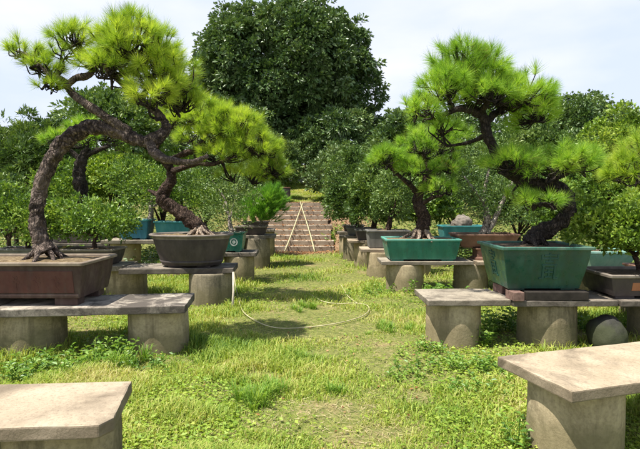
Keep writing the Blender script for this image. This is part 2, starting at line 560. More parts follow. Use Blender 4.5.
xs = np.concatenate([np.linspace(-160, -12, 24), np.linspace(-11, 11, 177), np.linspace(12, 160, 24)])
ys = np.concatenate([np.linspace(-14, 0.5, 16), np.linspace(.7, 20, 194), np.linspace(20.5, 60, 50), np.linspace(63, 260, 24)])
gx, gy = np.meshgrid(xs, ys)
gz = terrain(gx, gy)
V = np.stack([gx, gy, gz], -1).reshape(-1, 3)
nx, ny = len(xs), len(ys)
i, j = np.meshgrid(np.arange(nx - 1), np.arange(ny - 1))
a = (j * nx + i).ravel()
T = np.stack([a, a + 1, a + 1 + nx, a + nx], 1)
g = from_arrays('ground', V, T, M['ground'], None, True)
g['kind'] = 'structure'


# ------------------------------------------------------------------ benches
def slab_mesh(outline, z0, z1, jitter=.003, chip=.009):
    """a cast slab: outline polygon, bevelled, its edges slightly broken"""
    bm = bmesh.new()
    vs = [bm.verts.new((x, y, z0)) for x, y in outline]
    f = bm.faces.new(vs)
    ex = bmesh.ops.extrude_face_region(bm, geom=[f])
    for v in ex['geom']:
        if isinstance(v, bmesh.types.BMVert):
            v.co.z = z1
    bmesh.ops.recalc_face_normals(bm, faces=bm.faces)
    bmesh.ops.subdivide_edges(bm, edges=[e for e in bm.edges if e.calc_length() > .3], cuts=14, use_grid_fill=True)
    bmesh.ops.bevel(bm, geom=[e for e in bm.edges if len(e.link_faces) == 2 and e.calc_face_angle(0) > .5],
                    offset=.009, segments=2, affect='EDGES', profile=.6)
    cx = sum(p[0] for p in outline) / len(outline); cy = sum(p[1] for p in outline) / len(outline)
    for v in bm.verts:
        q = v.co * 9
        v.co.z += jitter * mnoise.noise(q)
        n1 = mnoise.noise(q * 3.1 + Vector((3, 1, 7)))
        d = Vector((v.co.x - cx, v.co.y - cy, 0)); d.normalize()
        if n1 > .1:
            v.co -= d * chip * n1
    return bm


def bm_obj(name, bm, mat, parent, smooth=False):
    off = Vector((0, 0, 0)); p = parent
    while p is not None:
        off = off + p.location; p = p.parent
    for v in bm.verts:
        v.co -= off
    me = bpy.data.meshes.new(name); bm.to_mesh(me); bm.free()
    if smooth:
        for p in me.polygons:
            p.use_smooth = True
    me.materials.append(mat)
    o = bpy.data.objects.new(name, me); COL.objects.link(o)
    o.parent = parent
    return o


def pedestal(x, y, r, z0, z1, mat, parent, sides=44, taper=1.015):
    mb = MB()
    prof = [(r * taper * 1.0, z0), (r * taper, z0 + .05)] + [(r * (taper - (taper - 1) * k / 7), z0 + .05 + (z1 - z0 - .08) * k / 7) for k in range(1, 8)] + [(r * .995, z1 - .01), (r * .975, z1)]
    V = []
    for rr, z in prof:
        for k in range(sides):
            a = 2 * PI * k / sides
            p = Vector((math.cos(a), math.sin(a), 0))
            n = mnoise.noise(Vector((x * 3, y * 3, 0)) + p * 1.6 + Vector((0, 0, z * 3)))
            n2 = mnoise.noise(Vector((x * 3, y * 3, 4)) + p * 7 + Vector((0, 0, z * 14)))
            q = rr * (1 + .018 * n + .006 * n2)
            V.append((x + q * p.x, y + q * p.y, z))
    Fc = []
    for i in range(len(prof) - 1):
        for k in range(sides):
            k2 = (k + 1) % sides
            Fc.append((i * sides + k, i * sides + k2, (i + 1) * sides + k2, (i + 1) * sides + k))
    Fc.append(tuple(range((len(prof) - 1) * sides, len(prof) * sides)))
    Fc.append(tuple(range(sides - 1, -1, -1)))
    mb.add(V, Fc)
    return mb.build('pedestal', mat, parent, True)


def rect(cx, cy, w, d, rz=0.0):
    c, s = math.cos(rz), math.sin(rz)
    return [(cx + c * x - s * y, cy + s * x + c * y) for x, y in ((-w / 2, -d / 2), (w / 2, -d / 2), (w / 2, d / 2), (-w / 2, d / 2))]


BENCH_GROUP = 'concrete benches set out in two rows along the grass path'


def bench(label, slabs, peds, ztop=.5, thick=.07, smat='slab_dark', pmat='ped_b', z0=None):
    cx = np.mean([p[0] for p in peds]); cy = np.mean([p[1] for p in peds])
    gz0 = float(terrain(cx, cy))
    t = thing('concrete_bench', label, 'bench', (cx, cy, gz0), BENCH_GROUP)
    for k, ol in enumerate(slabs):
        sm = smat[k] if isinstance(smat, (list, tuple)) else smat
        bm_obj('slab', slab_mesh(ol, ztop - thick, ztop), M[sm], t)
    for k, (x, y, r) in enumerate(peds):
        pm = pmat[k] if isinstance(pmat, (list, tuple)) else pmat
        pedestal(x, y, r, float(terrain(x, y)) - .04, ztop - thick, M[pm], t)
    return t


# nearest left: chamfered tan slab
def ground_pt(px, py, z):
    lo = at(px, py, 1.0)
    k = (EYE - z) / (EYE - lo[2])
    return (lo[0] * k, k)


c1 = ground_pt(132, 380.5, .5); c2 = ground_pt(114, 417, .5); c3 = ground_pt(99, 425, .5)
dv = np.array([math.cos(.07), math.sin(.07)]) * -1.75
q = [(c3[0] + dv[0] * .97, c3[1] + dv[1] * .97), c3, c2, c1, (c1[0] + dv[0], c1[1] + dv[1])]
bench('near tan concrete bench with clipped corner at lower left, carrying nothing', [q], [(-1.305, 2.49, .275), (-2.45, 2.45, .275)],
      .5, .065, 'slab_tan', 'ped_b')

# nearest right: tan slab turned towards the path
a0 = ground_pt(572, 391.5, .5)
ux = np.array([math.cos(.295), math.sin(.295)]); uy = np.array([-math.sin(.295), math.cos(.295)])
a0 = np.array(a0)
q = [tuple(a0), tuple(a0 + ux * 1.6), tuple(a0 + ux * 1.6 + uy * .62), tuple(a0 + uy * .62)]
pc = a0 + ux * .315 + uy * .305; pc2 = a0 + ux * 1.28 + uy * .305
bench('near tan concrete bench turned askew at lower right, carrying nothing', [q], [(pc[0], pc[1], .262), (pc2[0], pc2[1], .262)],
      .5, .065, 'slab_warm', 'ped_a')

# second left: weathered slabs under the red brown rectangular pot
r0 = .11
bench('weathered grey bench of two slabs under the big red brown pot', [rect(-2.18, 4.93, 1.74, .66, r0), rect(-3.50, 4.785, .88, .66, r0)],
      [(-2.82, 4.87, .295), (-1.63, 5.0, .29)], .5, .075, ['slab_grey', 'slab_mid'], ['ped_b', 'ped_a'])
# third left
bench('long bench on three pedestals under the round brown pot and leafy bushes', [rect(-2.05, 7.35, 1.6, .66, .06), rect(-3.70, 7.6, 1.62, .62, -.02)],
      [(-1.60, 7.27, .31), (-2.98, 7.66, .30), (-4.2, 7.6, .3)], .53, .075, ['slab_dark', 'slab_mid'], ['ped_c', 'ped_a', 'ped_b'])
bench('low pale bench glimpsed behind the round brown pot', [rect(-3.1, 10.0, 2.3, .7, 0)], [(-2.75, 9.9, .29), (-3.9, 10.0, .29)], .72, .07, 'slab_mid', 'ped_a')
bench('mossy bench under the small green pot with round white medallion', [rect(-1.75, 9.15, 1.2, .62, .05)], [(-1.48, 9.12, .27), (-2.1, 9.2, .27)], .56, .07, 'slab_dark', 'ped_b')
bench('tall grey bench under the feathery bright bush', [rect(-1.55, 11.3, 1.1, .6, .05)], [(-1.40, 11.2, .27), (-1.9, 11.4, .25)], .72, .07, 'slab_mid', 'ped_c')
bench('last tall bench on the left, ending at the foot of the steps', [rect(-1.75, 13.2, 1.1, .55, .05)], [(-1.42, 13.2, .22), (-2.1, 13.2, .22)], .74, .07, 'slab_mid', 'ped_b')

# second right: two slabs under the square green pot
bench('bench of two slabs on round pedestals under the square green pot', [rect(1.49, 5.28, .84, .66, .02), rect(2.44, 5.22, 1.06, .6, .02), rect(3.5, 5.22, 1.04, .6, .02)],
      [(1.42, 5.28, .285), (2.40, 5.24, .29), (3.62, 5.26, .3)], .5, .06, ['slab_mid', 'slab_dark', 'slab_dark'], ['ped_a', 'ped_b', 'ped_c'])
bench('bench under the bright teal rectangular pot on the right of the path', [rect(1.75, 8.4, 1.5, .64, .0), rect(3.0, 8.35, .9, .62, 0)],
      [(1.43, 8.38, .31), (2.55, 8.42, .28), (3.25, 8.4, .28)], .5, .06, ['slab_mid', 'slab_tan'], ['ped_a', 'ped_c', 'ped_b'])
bench('pale bench under the grey rectangular pot behind the teal pot', [rect(1.5, 10.0, 1.4, .62, 0)], [(1.22, 9.85, .29), (1.95, 10.0, .27)], .54, .06, 'slab_tan', 'ped_a')
bench('bench with pale slab edge under the leafy dark shrub', [rect(1.15, 11.35, 1.05, .6, 0)], [(1.02, 11.3, .25), (1.45, 11.4, .22)], .60, .06, 'slab_tan', 'ped_a')
bench('grey bench under the columnar shrub near the steps', [rect(.98, 12.5, 1.0, .5, 0)], [(.80, 12.45, .22), (1.3, 12.5, .22)], .62, .06, 'slab_mid', 'ped_c')
bench('last bench on the right, its side against the earth bank', [rect(.92, 13.75, .9, .5, 0)], [(.72, 13.7, .2), (1.15, 13.7, .2)], .64, .06, 'slab_mid', 'ped_a')
bench('rear bench under the cyan pot and pale rock', [rect(3.2, 11.3, 1.7, .64, 0)], [(2.7, 11.3, .27), (3.8, 11.3, .27)], .53, .06, 'slab_mid', 'ped_b')
bench('rear bench under the mint glazed pot on the right', [rect(4.25, 7.2, 1.4, .64, 0)], [(3.9, 7.2, .27), (4.7, 7.2, .27)], .5, .06, 'slab_mid', 'ped_b')


# ------------------------------------------------------------------ pots
def rrect(w, d, r, n=5):
    """rounded rectangle, counter-clockwise"""
    pts = []
    for cx, cy, a0 in ((w / 2 - r, d / 2 - r, 0), (-w / 2 + r, d / 2 - r, PI / 2), (-w / 2 + r, -d / 2 + r, PI), (w / 2 - r, -d / 2 + r, 1.5 * PI)):
        for k in range(n + 1):
            a = a0 + k / n * PI / 2
            pts.append((cx + r * math.cos(a), cy + r * math.sin(a)))
    return pts


def oval(w, d, n=56):
    return [(w / 2 * math.cos(2 * PI * k / n), d / 2 * math.sin(2 * PI * k / n)) for k in range(n)]


def loft(rings, close_bottom=True, close_top=False):
    n = len(rings[0])
    V = [p for rg in rings for p in rg]
    Fc = []
    for i in range(len(rings) - 1):
        for k in range(n):
            k2 = (k + 1) % n
            Fc.append((i * n + k, i * n + k2, (i + 1) * n + k2, (i + 1) * n + k))
    if close_bottom:
        Fc.append(tuple(range(n - 1, -1, -1)))
    if close_top:
        Fc.append(tuple(range((len(rings) - 1) * n, len(rings) * n)))
    return V, Fc


def pot(label, cx, cy, z, w, d, h, body, rim, soil='soil', flare=.07, corner=.02, rz=0.0, feet=.05, shape='rect', group=None, lip=.022, band=None, bellied=0.0):
    """w, d at the rim; walls lean out by flare; a lip; soil; four feet"""
    t = thing('bonsai_pot', label, 'plant pot', (cx, cy, z), group or 'bonsai pots on the benches')
    c, s = math.cos(rz), math.sin(rz)

    def ring(off, zz):
        if shape == 'oval':
            pts = oval(w + 2 * off, d + 2 * off)
        else:
            pts = rrect(w + 2 * off, d + 2 * off, max(.006, corner + off * .3))
        return [(cx + c * x - s * y, cy + s * x + c * y, z + zz) for x, y in pts]
    zb = feet
    H = h - zb
    prof = []
    for k in range(9):
        u = k / 8
        off = -flare * (1 - u) ** 1.25 + bellied * math.sin(PI * u) - lip
        prof.append((off, zb + u * (H - .035)))
    mb = MB()
    rings = [ring(-flare - lip - .01, zb - .004)] + [ring(o, zz) for o, zz in prof] + [ring(prof[-1][0] - .03, h - .034)]
    V, Fc = loft(rings); mb.add(V, Fc)
    if band:
        zb1, zb2 = band
        o1 = np.interp(zb1, [p[1] for p in prof], [p[0] for p in prof]); o2 = np.interp(zb2, [p[1] for p in prof], [p[0] for p in prof])
        V, Fc = loft([ring(o1 - .005, zb1), ring(o1 + .01, zb1 + .004), ring(o2 + .01, zb2 - .004), ring(o2 - .005, zb2)], False); mb.add(V, Fc)
    mb.build('body', M[body], t, shape == 'oval')
    mb = MB()
    iw = -.045
    V, Fc = loft([ring(-lip - .002, h - .036), ring(0, h - .028), ring(.002, h - .006), ring(-.006, h), ring(iw + .006, h), ring(iw, h - .008), ring(iw - .004, h - .07)], False)
    mb.add(V, Fc)
    mb.build('rim', M[rim], t, shape == 'oval')
    # soil mound
    mb = MB()
    rgs = []
    for k, sc in enumerate((1.0, .82, .6, .38, .16)):
        pts = ring(iw, 0)
        rgs.append([(cx + (x - cx) * sc, cy + (y - cy) * sc, z + h - .028 + .03 * (1 - sc) + .022 * mnoise.noise(Vector((x * 9 * sc, y * 9 * sc, k))) * (sc < 1)) for x, y, _ in pts])
    V, Fc = loft(rgs, False, True); mb.add(V, Fc)
    mb.build('soil', M[soil], t, True)
    if feet > .01:
        fw, fd = w * .16, d * .18
        for sx in (-1, 1):
            for sy in (-1, 1):
                mb = MB()
                ins = .13 if shape == 'oval' else .03
                x = sx * (w / 2 - flare - lip - fw / 2 - ins); y = sy * (d / 2 - flare - lip - fd / 2 - ins * .7)
                mb.box((cx + c * x - s * y, cy + s * x + c * y, z + feet / 2), (fw, fd, feet), rz)
                mb.build('foot', M[body], t, False, .006)
    # tilt of the front face, for panels and emblems
    t_front = math.atan2(flare, H)

    return t, dict(cx=cx, cy=cy, z=z, w=w, d=d, h=h, zb=zb, H=H, flare=flare, lip=lip, tilt=t_front, rz=rz)


def face_frame(P, side, u, v):
    """a point u along and v up the front or left face of a pot, and the axes there"""
    f = v / P['H']
    off = -P['flare'] * (1 - f) ** 1.25 - P['lip']
    ti = math.atan2(P['flare'] * 1.25 * (1 - f) ** .25, P['H'])
    if side == 'front':
        p = np.array([P['cx'] + u, P['cy'] - P['d'] / 2 - off, P['z'] + P['zb'] + v])
        X = np.array([1, 0, 0]); N = np.array([0, -math.cos(ti), -math.sin(ti)])
    else:
        p = np.array([P['cx'] - P['w'] / 2 - off, P['cy'] - u, P['z'] + P['zb'] + v])
        X = np.array([0, -1, 0]); N = np.array([-math.cos(ti), 0, -math.sin(ti)])
    Z = np.cross(X, -N) * 1.0
    if Z[2] < 0:
        Z = -Z
    return p, X, Z, N


def face_box(mb, P, side, u, v, w, h, t=.008, rot=0.0):
    p, X, Z, N = face_frame(P, side, u, v)
    c, s = math.cos(rot), math.sin(rot)
    A, B = X * c + Z * s, Z * c - X * s
    M3 = np.stack([A, B, N], 1)
    mb.box(p, (w, h, 2 * t), 0, M3)


# pot under the leaning pine: red brown panel in a grey frame, buff rim
potA, PA = pot('large rectangular red brown clay pot with buff rim holding the leaning pine', -2.87, 5.0, .5, 1.36, .80, .42, 'pot_clay', 'pot_rim', 'soil', .05, .03, 0, .075, lip=.03)
mb = MB()
face_box(mb, PA, 'front', 0, .158, 1.12, .215, .008)
pn = mb.build('panel', M['pot_panel'], potA, False, .004)
for k, u in enumerate((-.26, .02, .22, .40)):     # worn relief motifs, hardly legible
    mb = MB()
    for a in range(5):
        an = a * 2 * PI / 5 + k
        face_box(mb, PA, 'front', u + .026 * math.cos(an), .17 + .034 * math.sin(an) * (1.2 if k == 0 else 1), .026, .016, .0105, an)
    face_box(mb, PA, 'front', u, .13 - .03 * (k % 2), .012, .06, .010, .3 * (k - 1))
    mb.build('relief_motif', M['pot_panel'], pn)
mb = MB(); face_box(mb, PA, 'front', 0, .022, 1.20, .03, .012); mb.build('base_band', M['pot_clay'], potA, False, .004)

potB, PB = pot('round dark brown clay pot with flared rim and raised foot band', -1.885, 7.32, .53, 1.22, .86, .48, 'pot_dark', 'pot_darkrim', 'soil', .13, .03, 0, .03, 'oval', lip=.05, band=(.055, .10))
# square green pot: on bricks and a dark board
bt = thing('support_board', 'dark board under the square green pot on its pedestal', 'board', (2.36, 5.24, .5))
mb = MB(); mb.box((2.36, 5.2, .545), (.62, .56, .085), 0); mb.build('plank', M['board'], bt, False, .006)
for k, (bx, by, lb) in enumerate(((1.98, 4.99, 'dark red brick nearest the path under the square green pot'), (2.0, 5.4, 'dark red brick further back under the square green pot'))):
    mb = MB(); mb.box((bx - .02, by, .545), (.11, .2, .088), .1 * k + .05)
    tag(mb.build('brick', M['brick'], None, False, .005), lb, 'brick', 'bricks wedged under the green pot')
potC, PC = pot('square deep green glazed pot with raised emblems under the twisted pine', 2.255, 5.30, .59, .93, .80, .445, 'pot_green', 'pot_greenrim', 'soil_dark', .075, .02, 0, .02, lip=.03)


def emblem(P, side, u, v, sc):
    """a raised long-life roundel: stacked bars and legs"""
    mb = MB()
    B = lambda du, dv, w, h, t=.011: face_box(mb, P, side, u + du * sc, v + dv * sc, w * sc, h * sc, t)
    B(0, .105, .10, .016); B(0, .078, .15, .016); B(-.068, .09, .016, .05, .009); B(.068, .09, .016, .05, .009); B(0, .05, .07, .016)
    B(0, .085, .018, .085, .0095)
    B(0, .02, .13, .016); B(-.05, -.045, .02, .12); B(.05, -.045, .02, .12); B(0, -.01, .07, .014); B(0, -.045, .07, .014)
    B(0, -.045, .018, .085, .0095); B(-.065, -.10, .034, .016); B(.065, -.10, .034, .016); B(0, -.088, .06, .014)
    return mb


emblem(PC, 'front', .03, .22, 1.15).build('emblem', M['pot_emblem'], potC, False, .002)
emblem(PC, 'side', .0, .22, 1.15).build('emblem', M['pot_emblem'], potC, False, .002)

potD, PD = pot('bright teal glazed rectangular pot beside the path', 1.685, 8.42, .5, 1.24, .70, .365, 'pot_teal', 'pot_tealrim', 'soil', .06, .03, 0, .03, lip=.02)
potE, PE = pot('weathered grey rectangular pot behind the bright teal pot', 1.36, 10.1, .54, .86, .56, .36, 'pot_grey', 'pot_grey', 'soil', .03, .02, 0, .02)
# red brown pot on its own stand
st = thing('pot_stand', 'red brown clay stand under the shallow red brown pot', 'pot stand', (2.78, 8.45, .5))
mb = MB(); mb.add(*loft([[(2.78 + x * s, 8.45 + y * s, .5 + zz) for x, y in rrect(.38, .36, .03)] for s, zz in ((1, 0), (1, .03), (.82, .05), (.82, .16), (.97, .18), (.97, .20))], True, True))
mb.build('stand', M['pot_brown'], st, False)
potF, PF = pot('shallow red brown clay pot with forked pale tree', 2.80, 8.55, .70, 1.06, .60, .23, 'pot_brown', 'pot_brown', 'soil', .08, .03, 0, .02)
potG, PG = pot('dark brown clay pot with orange panel under the bright bush', 3.52, 5.30, .5, 1.24, .70, .25, 'pot_dark', 'pot_darkrim', 'soil_dark', .05, .02, 0, .03)
mb = MB(); face_box(mb, PG, 'front', .05, .1, .86, .085, .008); mb.build('panel', M['pot_orange'], potG, False, .003)
potH, PH = pot('mint green glazed pot half hidden behind the square green pot', 4.05, 7.15, .5, .74, .6, .29, 'pot_mint', 'pot_mint', 'soil_dark', .14, .03, 0, .02, lip=.02)
potI, PI_ = pot('wide cyan glazed pot under a pale rock, rear right', 3.2, 11.3, .53, 1.0, .55, .40, 'pot_cyan', 'pot_cyan', 'soil', .05, .02, 0, .02)
potJ, PJ = pot('deep blue glazed pot behind the round brown pot', -3.68, 10.0, .72, .66, .5, .40, 'pot_blue', 'pot_cyan', 'soil', .05, .03, 0, .03)
potK, PK = pot('turquoise glazed pot right beside the deep blue pot', -2.92, 10.05, .72, .72, .5, .36, 'pot_cyan', 'pot_cyan', 'soil', .05, .03, 0, .03)
potL, PL = pot('small green glazed pot with round white medallion', -1.60, 9.1, .56, .50, .46, .36, 'pot_teal', 'pot_green', 'soil_dark', .04, .03, 0, .03)
mb = MB()
for rr, tt in ((.075, .008), (.05, .013)):
    pass
for a in range(14):
    an = a * 2 * PI / 14
    face_box(mb, PL, 'front', .06 + .06 * math.cos(an), .16 + .06 * math.sin(an), .034, .02, .009, an + PI / 2)
for a in range(6):
    an = a * PI / 6
    face_box(mb, PL, 'front', .06, .16, .06, .014, .009 + .0004 * a, an)
mb.build('medallion', M['white_glaze'], potL)
potM, PM = pot('dark clay pot under the feathery bright bush', -1.55, 11.3, .72, .72, .5, .20, 'pot_dark', 'pot_darkrim', 'soil_dark', .04, .02, 0, .02)
potN, PN = pot('dark clay pot under the rounded leafy bush on the left', -3.42, 7.55, .53, .8, .55, .25, 'pot_dark', 'pot_darkrim', 'soil_dark', .05, .02, 0, .02)
potO, PO = pot('grey clay pot under the leafy bush at the left edge', -4.45, 7.6, .53, .8, .5, .25, 'pot_grey', 'pot_grey', 'soil_dark', .05, .02, 0, .02)
potP, PP = pot('dark pot under the leafy dark shrub right of the path', 1.17, 11.3, .60, .76, .5, .24, 'pot_dark', 'pot_grey', 'soil_dark', .04, .02, 0, .02)
potQ, PQ = pot('low grey pot under the columnar shrub near the steps', .98, 12.5, .62, .66, .44, .2, 'pot_grey', 'pot_grey', 'soil_dark', .04, .02, 0, .02)
potR, PR = pot('small dark pot on the last bench right of the path', .92, 13.75, .64, .6, .4, .18, 'pot_dark', 'pot_grey', 'soil_dark', .04, .02, 0, .02)
potS, PS = pot('tall dark clay jar at the top of the steps', -1.36, 17.9, float(terrain(-1.36, 17.9)) - .02, .62, .6, .78, 'pot_dark', 'pot_brown', 'soil_dark', .1, .03, 0, .03, 'oval', bellied=.05)
potT, PT = pot('dark pot on the last bench left of the path', -1.7, 13.2, .74, .7, .42, .2, 'pot_dark', 'pot_dark', 'soil_dark', .04, .02, 0, .02)


# ------------------------------------------------------------------ plants
def path3(pix, y0):
    """[(px, py, extra depth)] -> points"""
    return [at(p[0], p[1], y0 + (p[2] if len(p) > 2 else 0)) for p in pix]


def roots(tr_, base, r, n, length, mat, z_soil, spread=PI * 2, a0=0.0):
    mb = MB()
    for k in range(n):
        a = a0 + spread * (k + .3 * R.random()) / n
        L = length * (.7 + .6 * R.random())
        d = np.array([math.cos(a), math.sin(a), 0])
        pts = []
        for u in np.linspace(0, 1, 9):
            zz = (1 - u) ** 2.0 * r * 1.0 - .035 * u * u + z_soil
            pts.append(np.array([base[0], base[1], 0]) + d * (r * .55 + L * u) + np.array([-d[1], d[0], 0]) * .05 * math.sin(u * 4 + k) * L * 2 + np.array([0, 0, zz]))
        rad = np.linspace(r * .30, r * .07, 9)
        V, Fc = tube(pts, rad, 9, True, .35, 30)
        mb.add(V, Fc)
    return mb.build('root', mat, tr_, True)


def pine(label, base, trunk, rad, branches, pads, needle, bark, L=.16, per=110, w=.0045, rough=.28, flute=.06, rootspec=None, group='pine bonsai', root_mat=None, name='bonsai_pine'):
    t = thing(name, label, 'bonsai tree', base, group)
    P, r = catmull(trunk, rad, 13)
    mb = MB(); mb.tube(P, r, 32, True, rough, 9, flute); tk = mb.build('trunk', M[bark], t, True)
    skel = [P[int(len(P) * .45):]]
    for bp, br in branches:
        Q, rr = catmull(bp, br, 7)
        mb = MB(); mb.tube(Q, rr, 10, True, rough, 14, flute); mb.build('branch', M[bark], t, True)
        skel.append(Q)
    SK = np.concatenate(skel)
    tw = MB(); parts = []
    for (c, rx, ry, rz, n) in pads:
        n = int(n * 1.4)
        c = np.asarray(c, float); rr = np.array([rx, ry, rz])
        u = rand_dirs(n * 3)
        u = u[u[:, 2] > -.35][:n]
        rad_ = (.62 + .42 * R.random((len(u), 1)) ** .7)
        for q in range(len(u)):
            rad_[q] *= 1 + .22 * mnoise.noise(Vector(u[q] * 2.4) + Vector(c * 3))
        p = c + u * rr * rad_ + R.normal(size=u.shape) * .02
        A = unit(u * np.array([1, 1, .8]) * .8 + np.array([0, 0, .62]) + R.normal(size=u.shape) * .18)
        Ls = L * (.62 + .5 * R.random(len(u)))
        parts.append(tris_needles(p, A, Ls, per, w))
        # limbs of this pad: nearest skeleton point -> hubs -> shoots
        nh = max(3, n // 12)
        hubs = c + rand_dirs(nh) * rr * .5 * np.array([1, 1, .5]) - np.array([0, 0, rz * .35])
        for hb in hubs:
            s0 = SK[np.argmin(np.linalg.norm(SK - hb, axis=1))]
            m = (s0 + hb) / 2 + R.normal(size=3) * .04 - np.array([0, 0, .03])
            Q, q2 = catmull([s0, m, hb], [.017, .012, .009], 4)
            tw.tube(Q, q2, 5, False)
        for k in range(len(p)):
            hb = hubs[np.argmin(np.linalg.norm(hubs - p[k], axis=1))]
            m = hb * .45 + p[k] * .55 + R.normal(size=3) * .025 - np.array([0, 0, .03])
            Q, q2 = catmull([hb, m, p[k], p[k] + A[k] * Ls[k] * .3], [.008, .0065, .005, .003], 3)
            tw.tube(Q, q2, 4, False)
    tw.build('twigs', M['bark_dark' if bark != 'bark_pale' else 'bark_pale'], t, True)
    V, T = merge(parts)
    from_arrays('needles', V, T, M[needle], t)
    if rootspec:
        roots(tk, base, *rootspec)
    return t


# --- leaning pine in the red brown pot
Y = 5.0
zs = PA['z'] + PA['h'] - .01
pa_base = at(46, 249, Y)
trunk = path3([(46, 252), (40, 238), (37, 215), (40, 190, .02), (50, 163, .04), (62, 144, .05), (80, 131, .05), (97, 127, .03), (116, 131), (133, 138, -.03), (148, 141, -.05), (160, 136, -.06), (166, 128, -.04), (163, 119, 0), (152, 109, .05), (141, 99, .1), (131, 88, .12), (124, 76, .12)], Y)
rad = [0.108, 0.076, 0.066, 0.067, 0.072, 0.078, 0.078, 0.072, 0.069, 0.065, 0.060, 0.055, 0.048, 0.040, 0.036, 0.031, 0.025, 0.018]
br = [
    (path3([(130, 133, -.02), (112, 121, -.06), (92, 108, -.08), (76, 97, -.05), (67, 87, -.05), (68, 80, -.05)], Y), [.05, .047, .043, .038, .032, .026]),
    (path3([(67, 86, -.05), (76, 78, -.06), (87, 76, -.04), (94, 67, -.02), (88, 57, 0), (80, 45, 0)], Y), [.034, .034, .032, .028, .022, .012]),
    (path3([(68, 84, -.05), (60, 78, -.1), (50, 75, -.12), (40, 66, -.12), (27, 55, -.1), (14, 50, -.08)], Y), [.03, .027, .023, .018, .014, .009]),
    (path3([(152, 141, -.05), (152, 149, -.12), (160, 157, -.18), (175, 161, -.2), (192, 162, -.2), (208, 156, -.2)], Y), [.055, .05, .045, .037, .03, .02]),
    (path3([(148, 106, .05), (160, 98, .12), (175, 92, .15), (190, 86, .15)], Y), [.04, .032, .024, .014]),
    (path3([(131, 90, .12), (118, 80, 0), (108, 72, -.15), (104, 60, -.2)], Y), [.034, .026, .02, .012]),
    (path3([(141, 99, .1), (150, 84, .25), (155, 66, .3), (152, 50, .3)], Y), [.034, .026, .02, .012]),
]
pads = [
    (at(138, 58, Y), .40, .46, .34, 100), (at(166, 82, Y + .1), .28, .40, .28, 54), (at(112, 72, Y - .1), .20, .3, .24, 30), (at(132, 42, Y + .05), .20, .3, .2, 28),
    (at(182, 104, Y + .2), .17, .28, .18, 26), (at(150, 98, Y - .2), .22, .25, .14, 24), (at(108, 50, Y + .1), .14, .2, .16, 12),
    (at(74, 42, Y), .17, .22, .14, 24), (at(66, 56, Y - .05), .10, .16, .06, 7),
    (at(26, 56, Y - .08), .17, .18, .07, 15), (at(44, 70, Y - .1), .15, .18, .06, 11), (at(48, 86, Y - .1), .10, .14, .04, 6), (at(92, 64, Y - .1), .08, .12, .06, 5),
]
pine('leaning pine bonsai with arched scaly trunk and bright crown, in the rectangular red brown pot', (pa_base[0], Y, zs - .02), trunk, rad, br, pads, 'needle', 'bark_red', .15, 118, .0033,
     rootspec=(.115, 7, .19, M['bark_red'], zs + .0))

# --- pine in the round dark pot
Y = 7.32
zs = PB['z'] + PB['h'] - .01
b0 = at(199, 234, Y)
trunk = path3([(203, 236), (194, 224), (180, 212), (168, 204), (163, 196), (167, 187), (172, 178), (170, 168), (172, 160, .05), (184, 154, .1), (200, 150, .12), (216, 146, .12), (230, 138, .1)], Y)
rad = [0.125, 0.109, 0.098, 0.094, 0.094, 0.082, 0.066, 0.056, 0.048, 0.044, 0.039, 0.033, 0.022]
br = [
    (path3([(171, 172), (163, 160, -.1), (157, 150, -.15), (160, 140, -.1), (172, 128, 0)], Y), [.05, .042, .036, .03, .02]),
    (path3([(170, 172), (182, 168, -.15), (196, 164, -.25), (214, 164, -.3), (230, 158, -.3)], Y), [.046, .04, .034, .028, .018]),
    (path3([(164, 198), (154, 193, .05), (148, 190, .1)], Y), [.05, .034, .014]),
    (path3([(216, 146, .12), (232, 146, .0), (250, 150, -.1), (264, 160, -.1)], Y), [.038, .032, .024, .014]),
    (path3([(200, 150, .12), (206, 136, .2), (212, 122, .25)], Y), [.038, .03, .018]),
]
pads = [
    (at(205, 120, Y + .1), .42, .45, .24, 74), (at(233, 130, Y), .44, .42, .26, 78), (at(255, 150, Y - .05), .36, .36, .26, 60), (at(270, 172, Y - .1), .22, .24, .18, 28),
    (at(180, 120, Y + .1), .3, .4, .22, 34), (at(222, 158, Y - .2), .4, .3, .14, 26), (at(243, 178, Y), .32, .3, .14, 22), (at(200, 140, Y - .2), .3, .3, .14, 20),
]
pine('pine bonsai with crooked brown trunk spreading bright needles, in the round dark pot', (b0[0], Y, zs - .02), trunk, rad, br, pads, 'needle', 'bark_brown', .158, 112, .0039,
     rootspec=(.11, 10, .24, M['root_pale'], zs, PI * 1.5, -PI * .8))

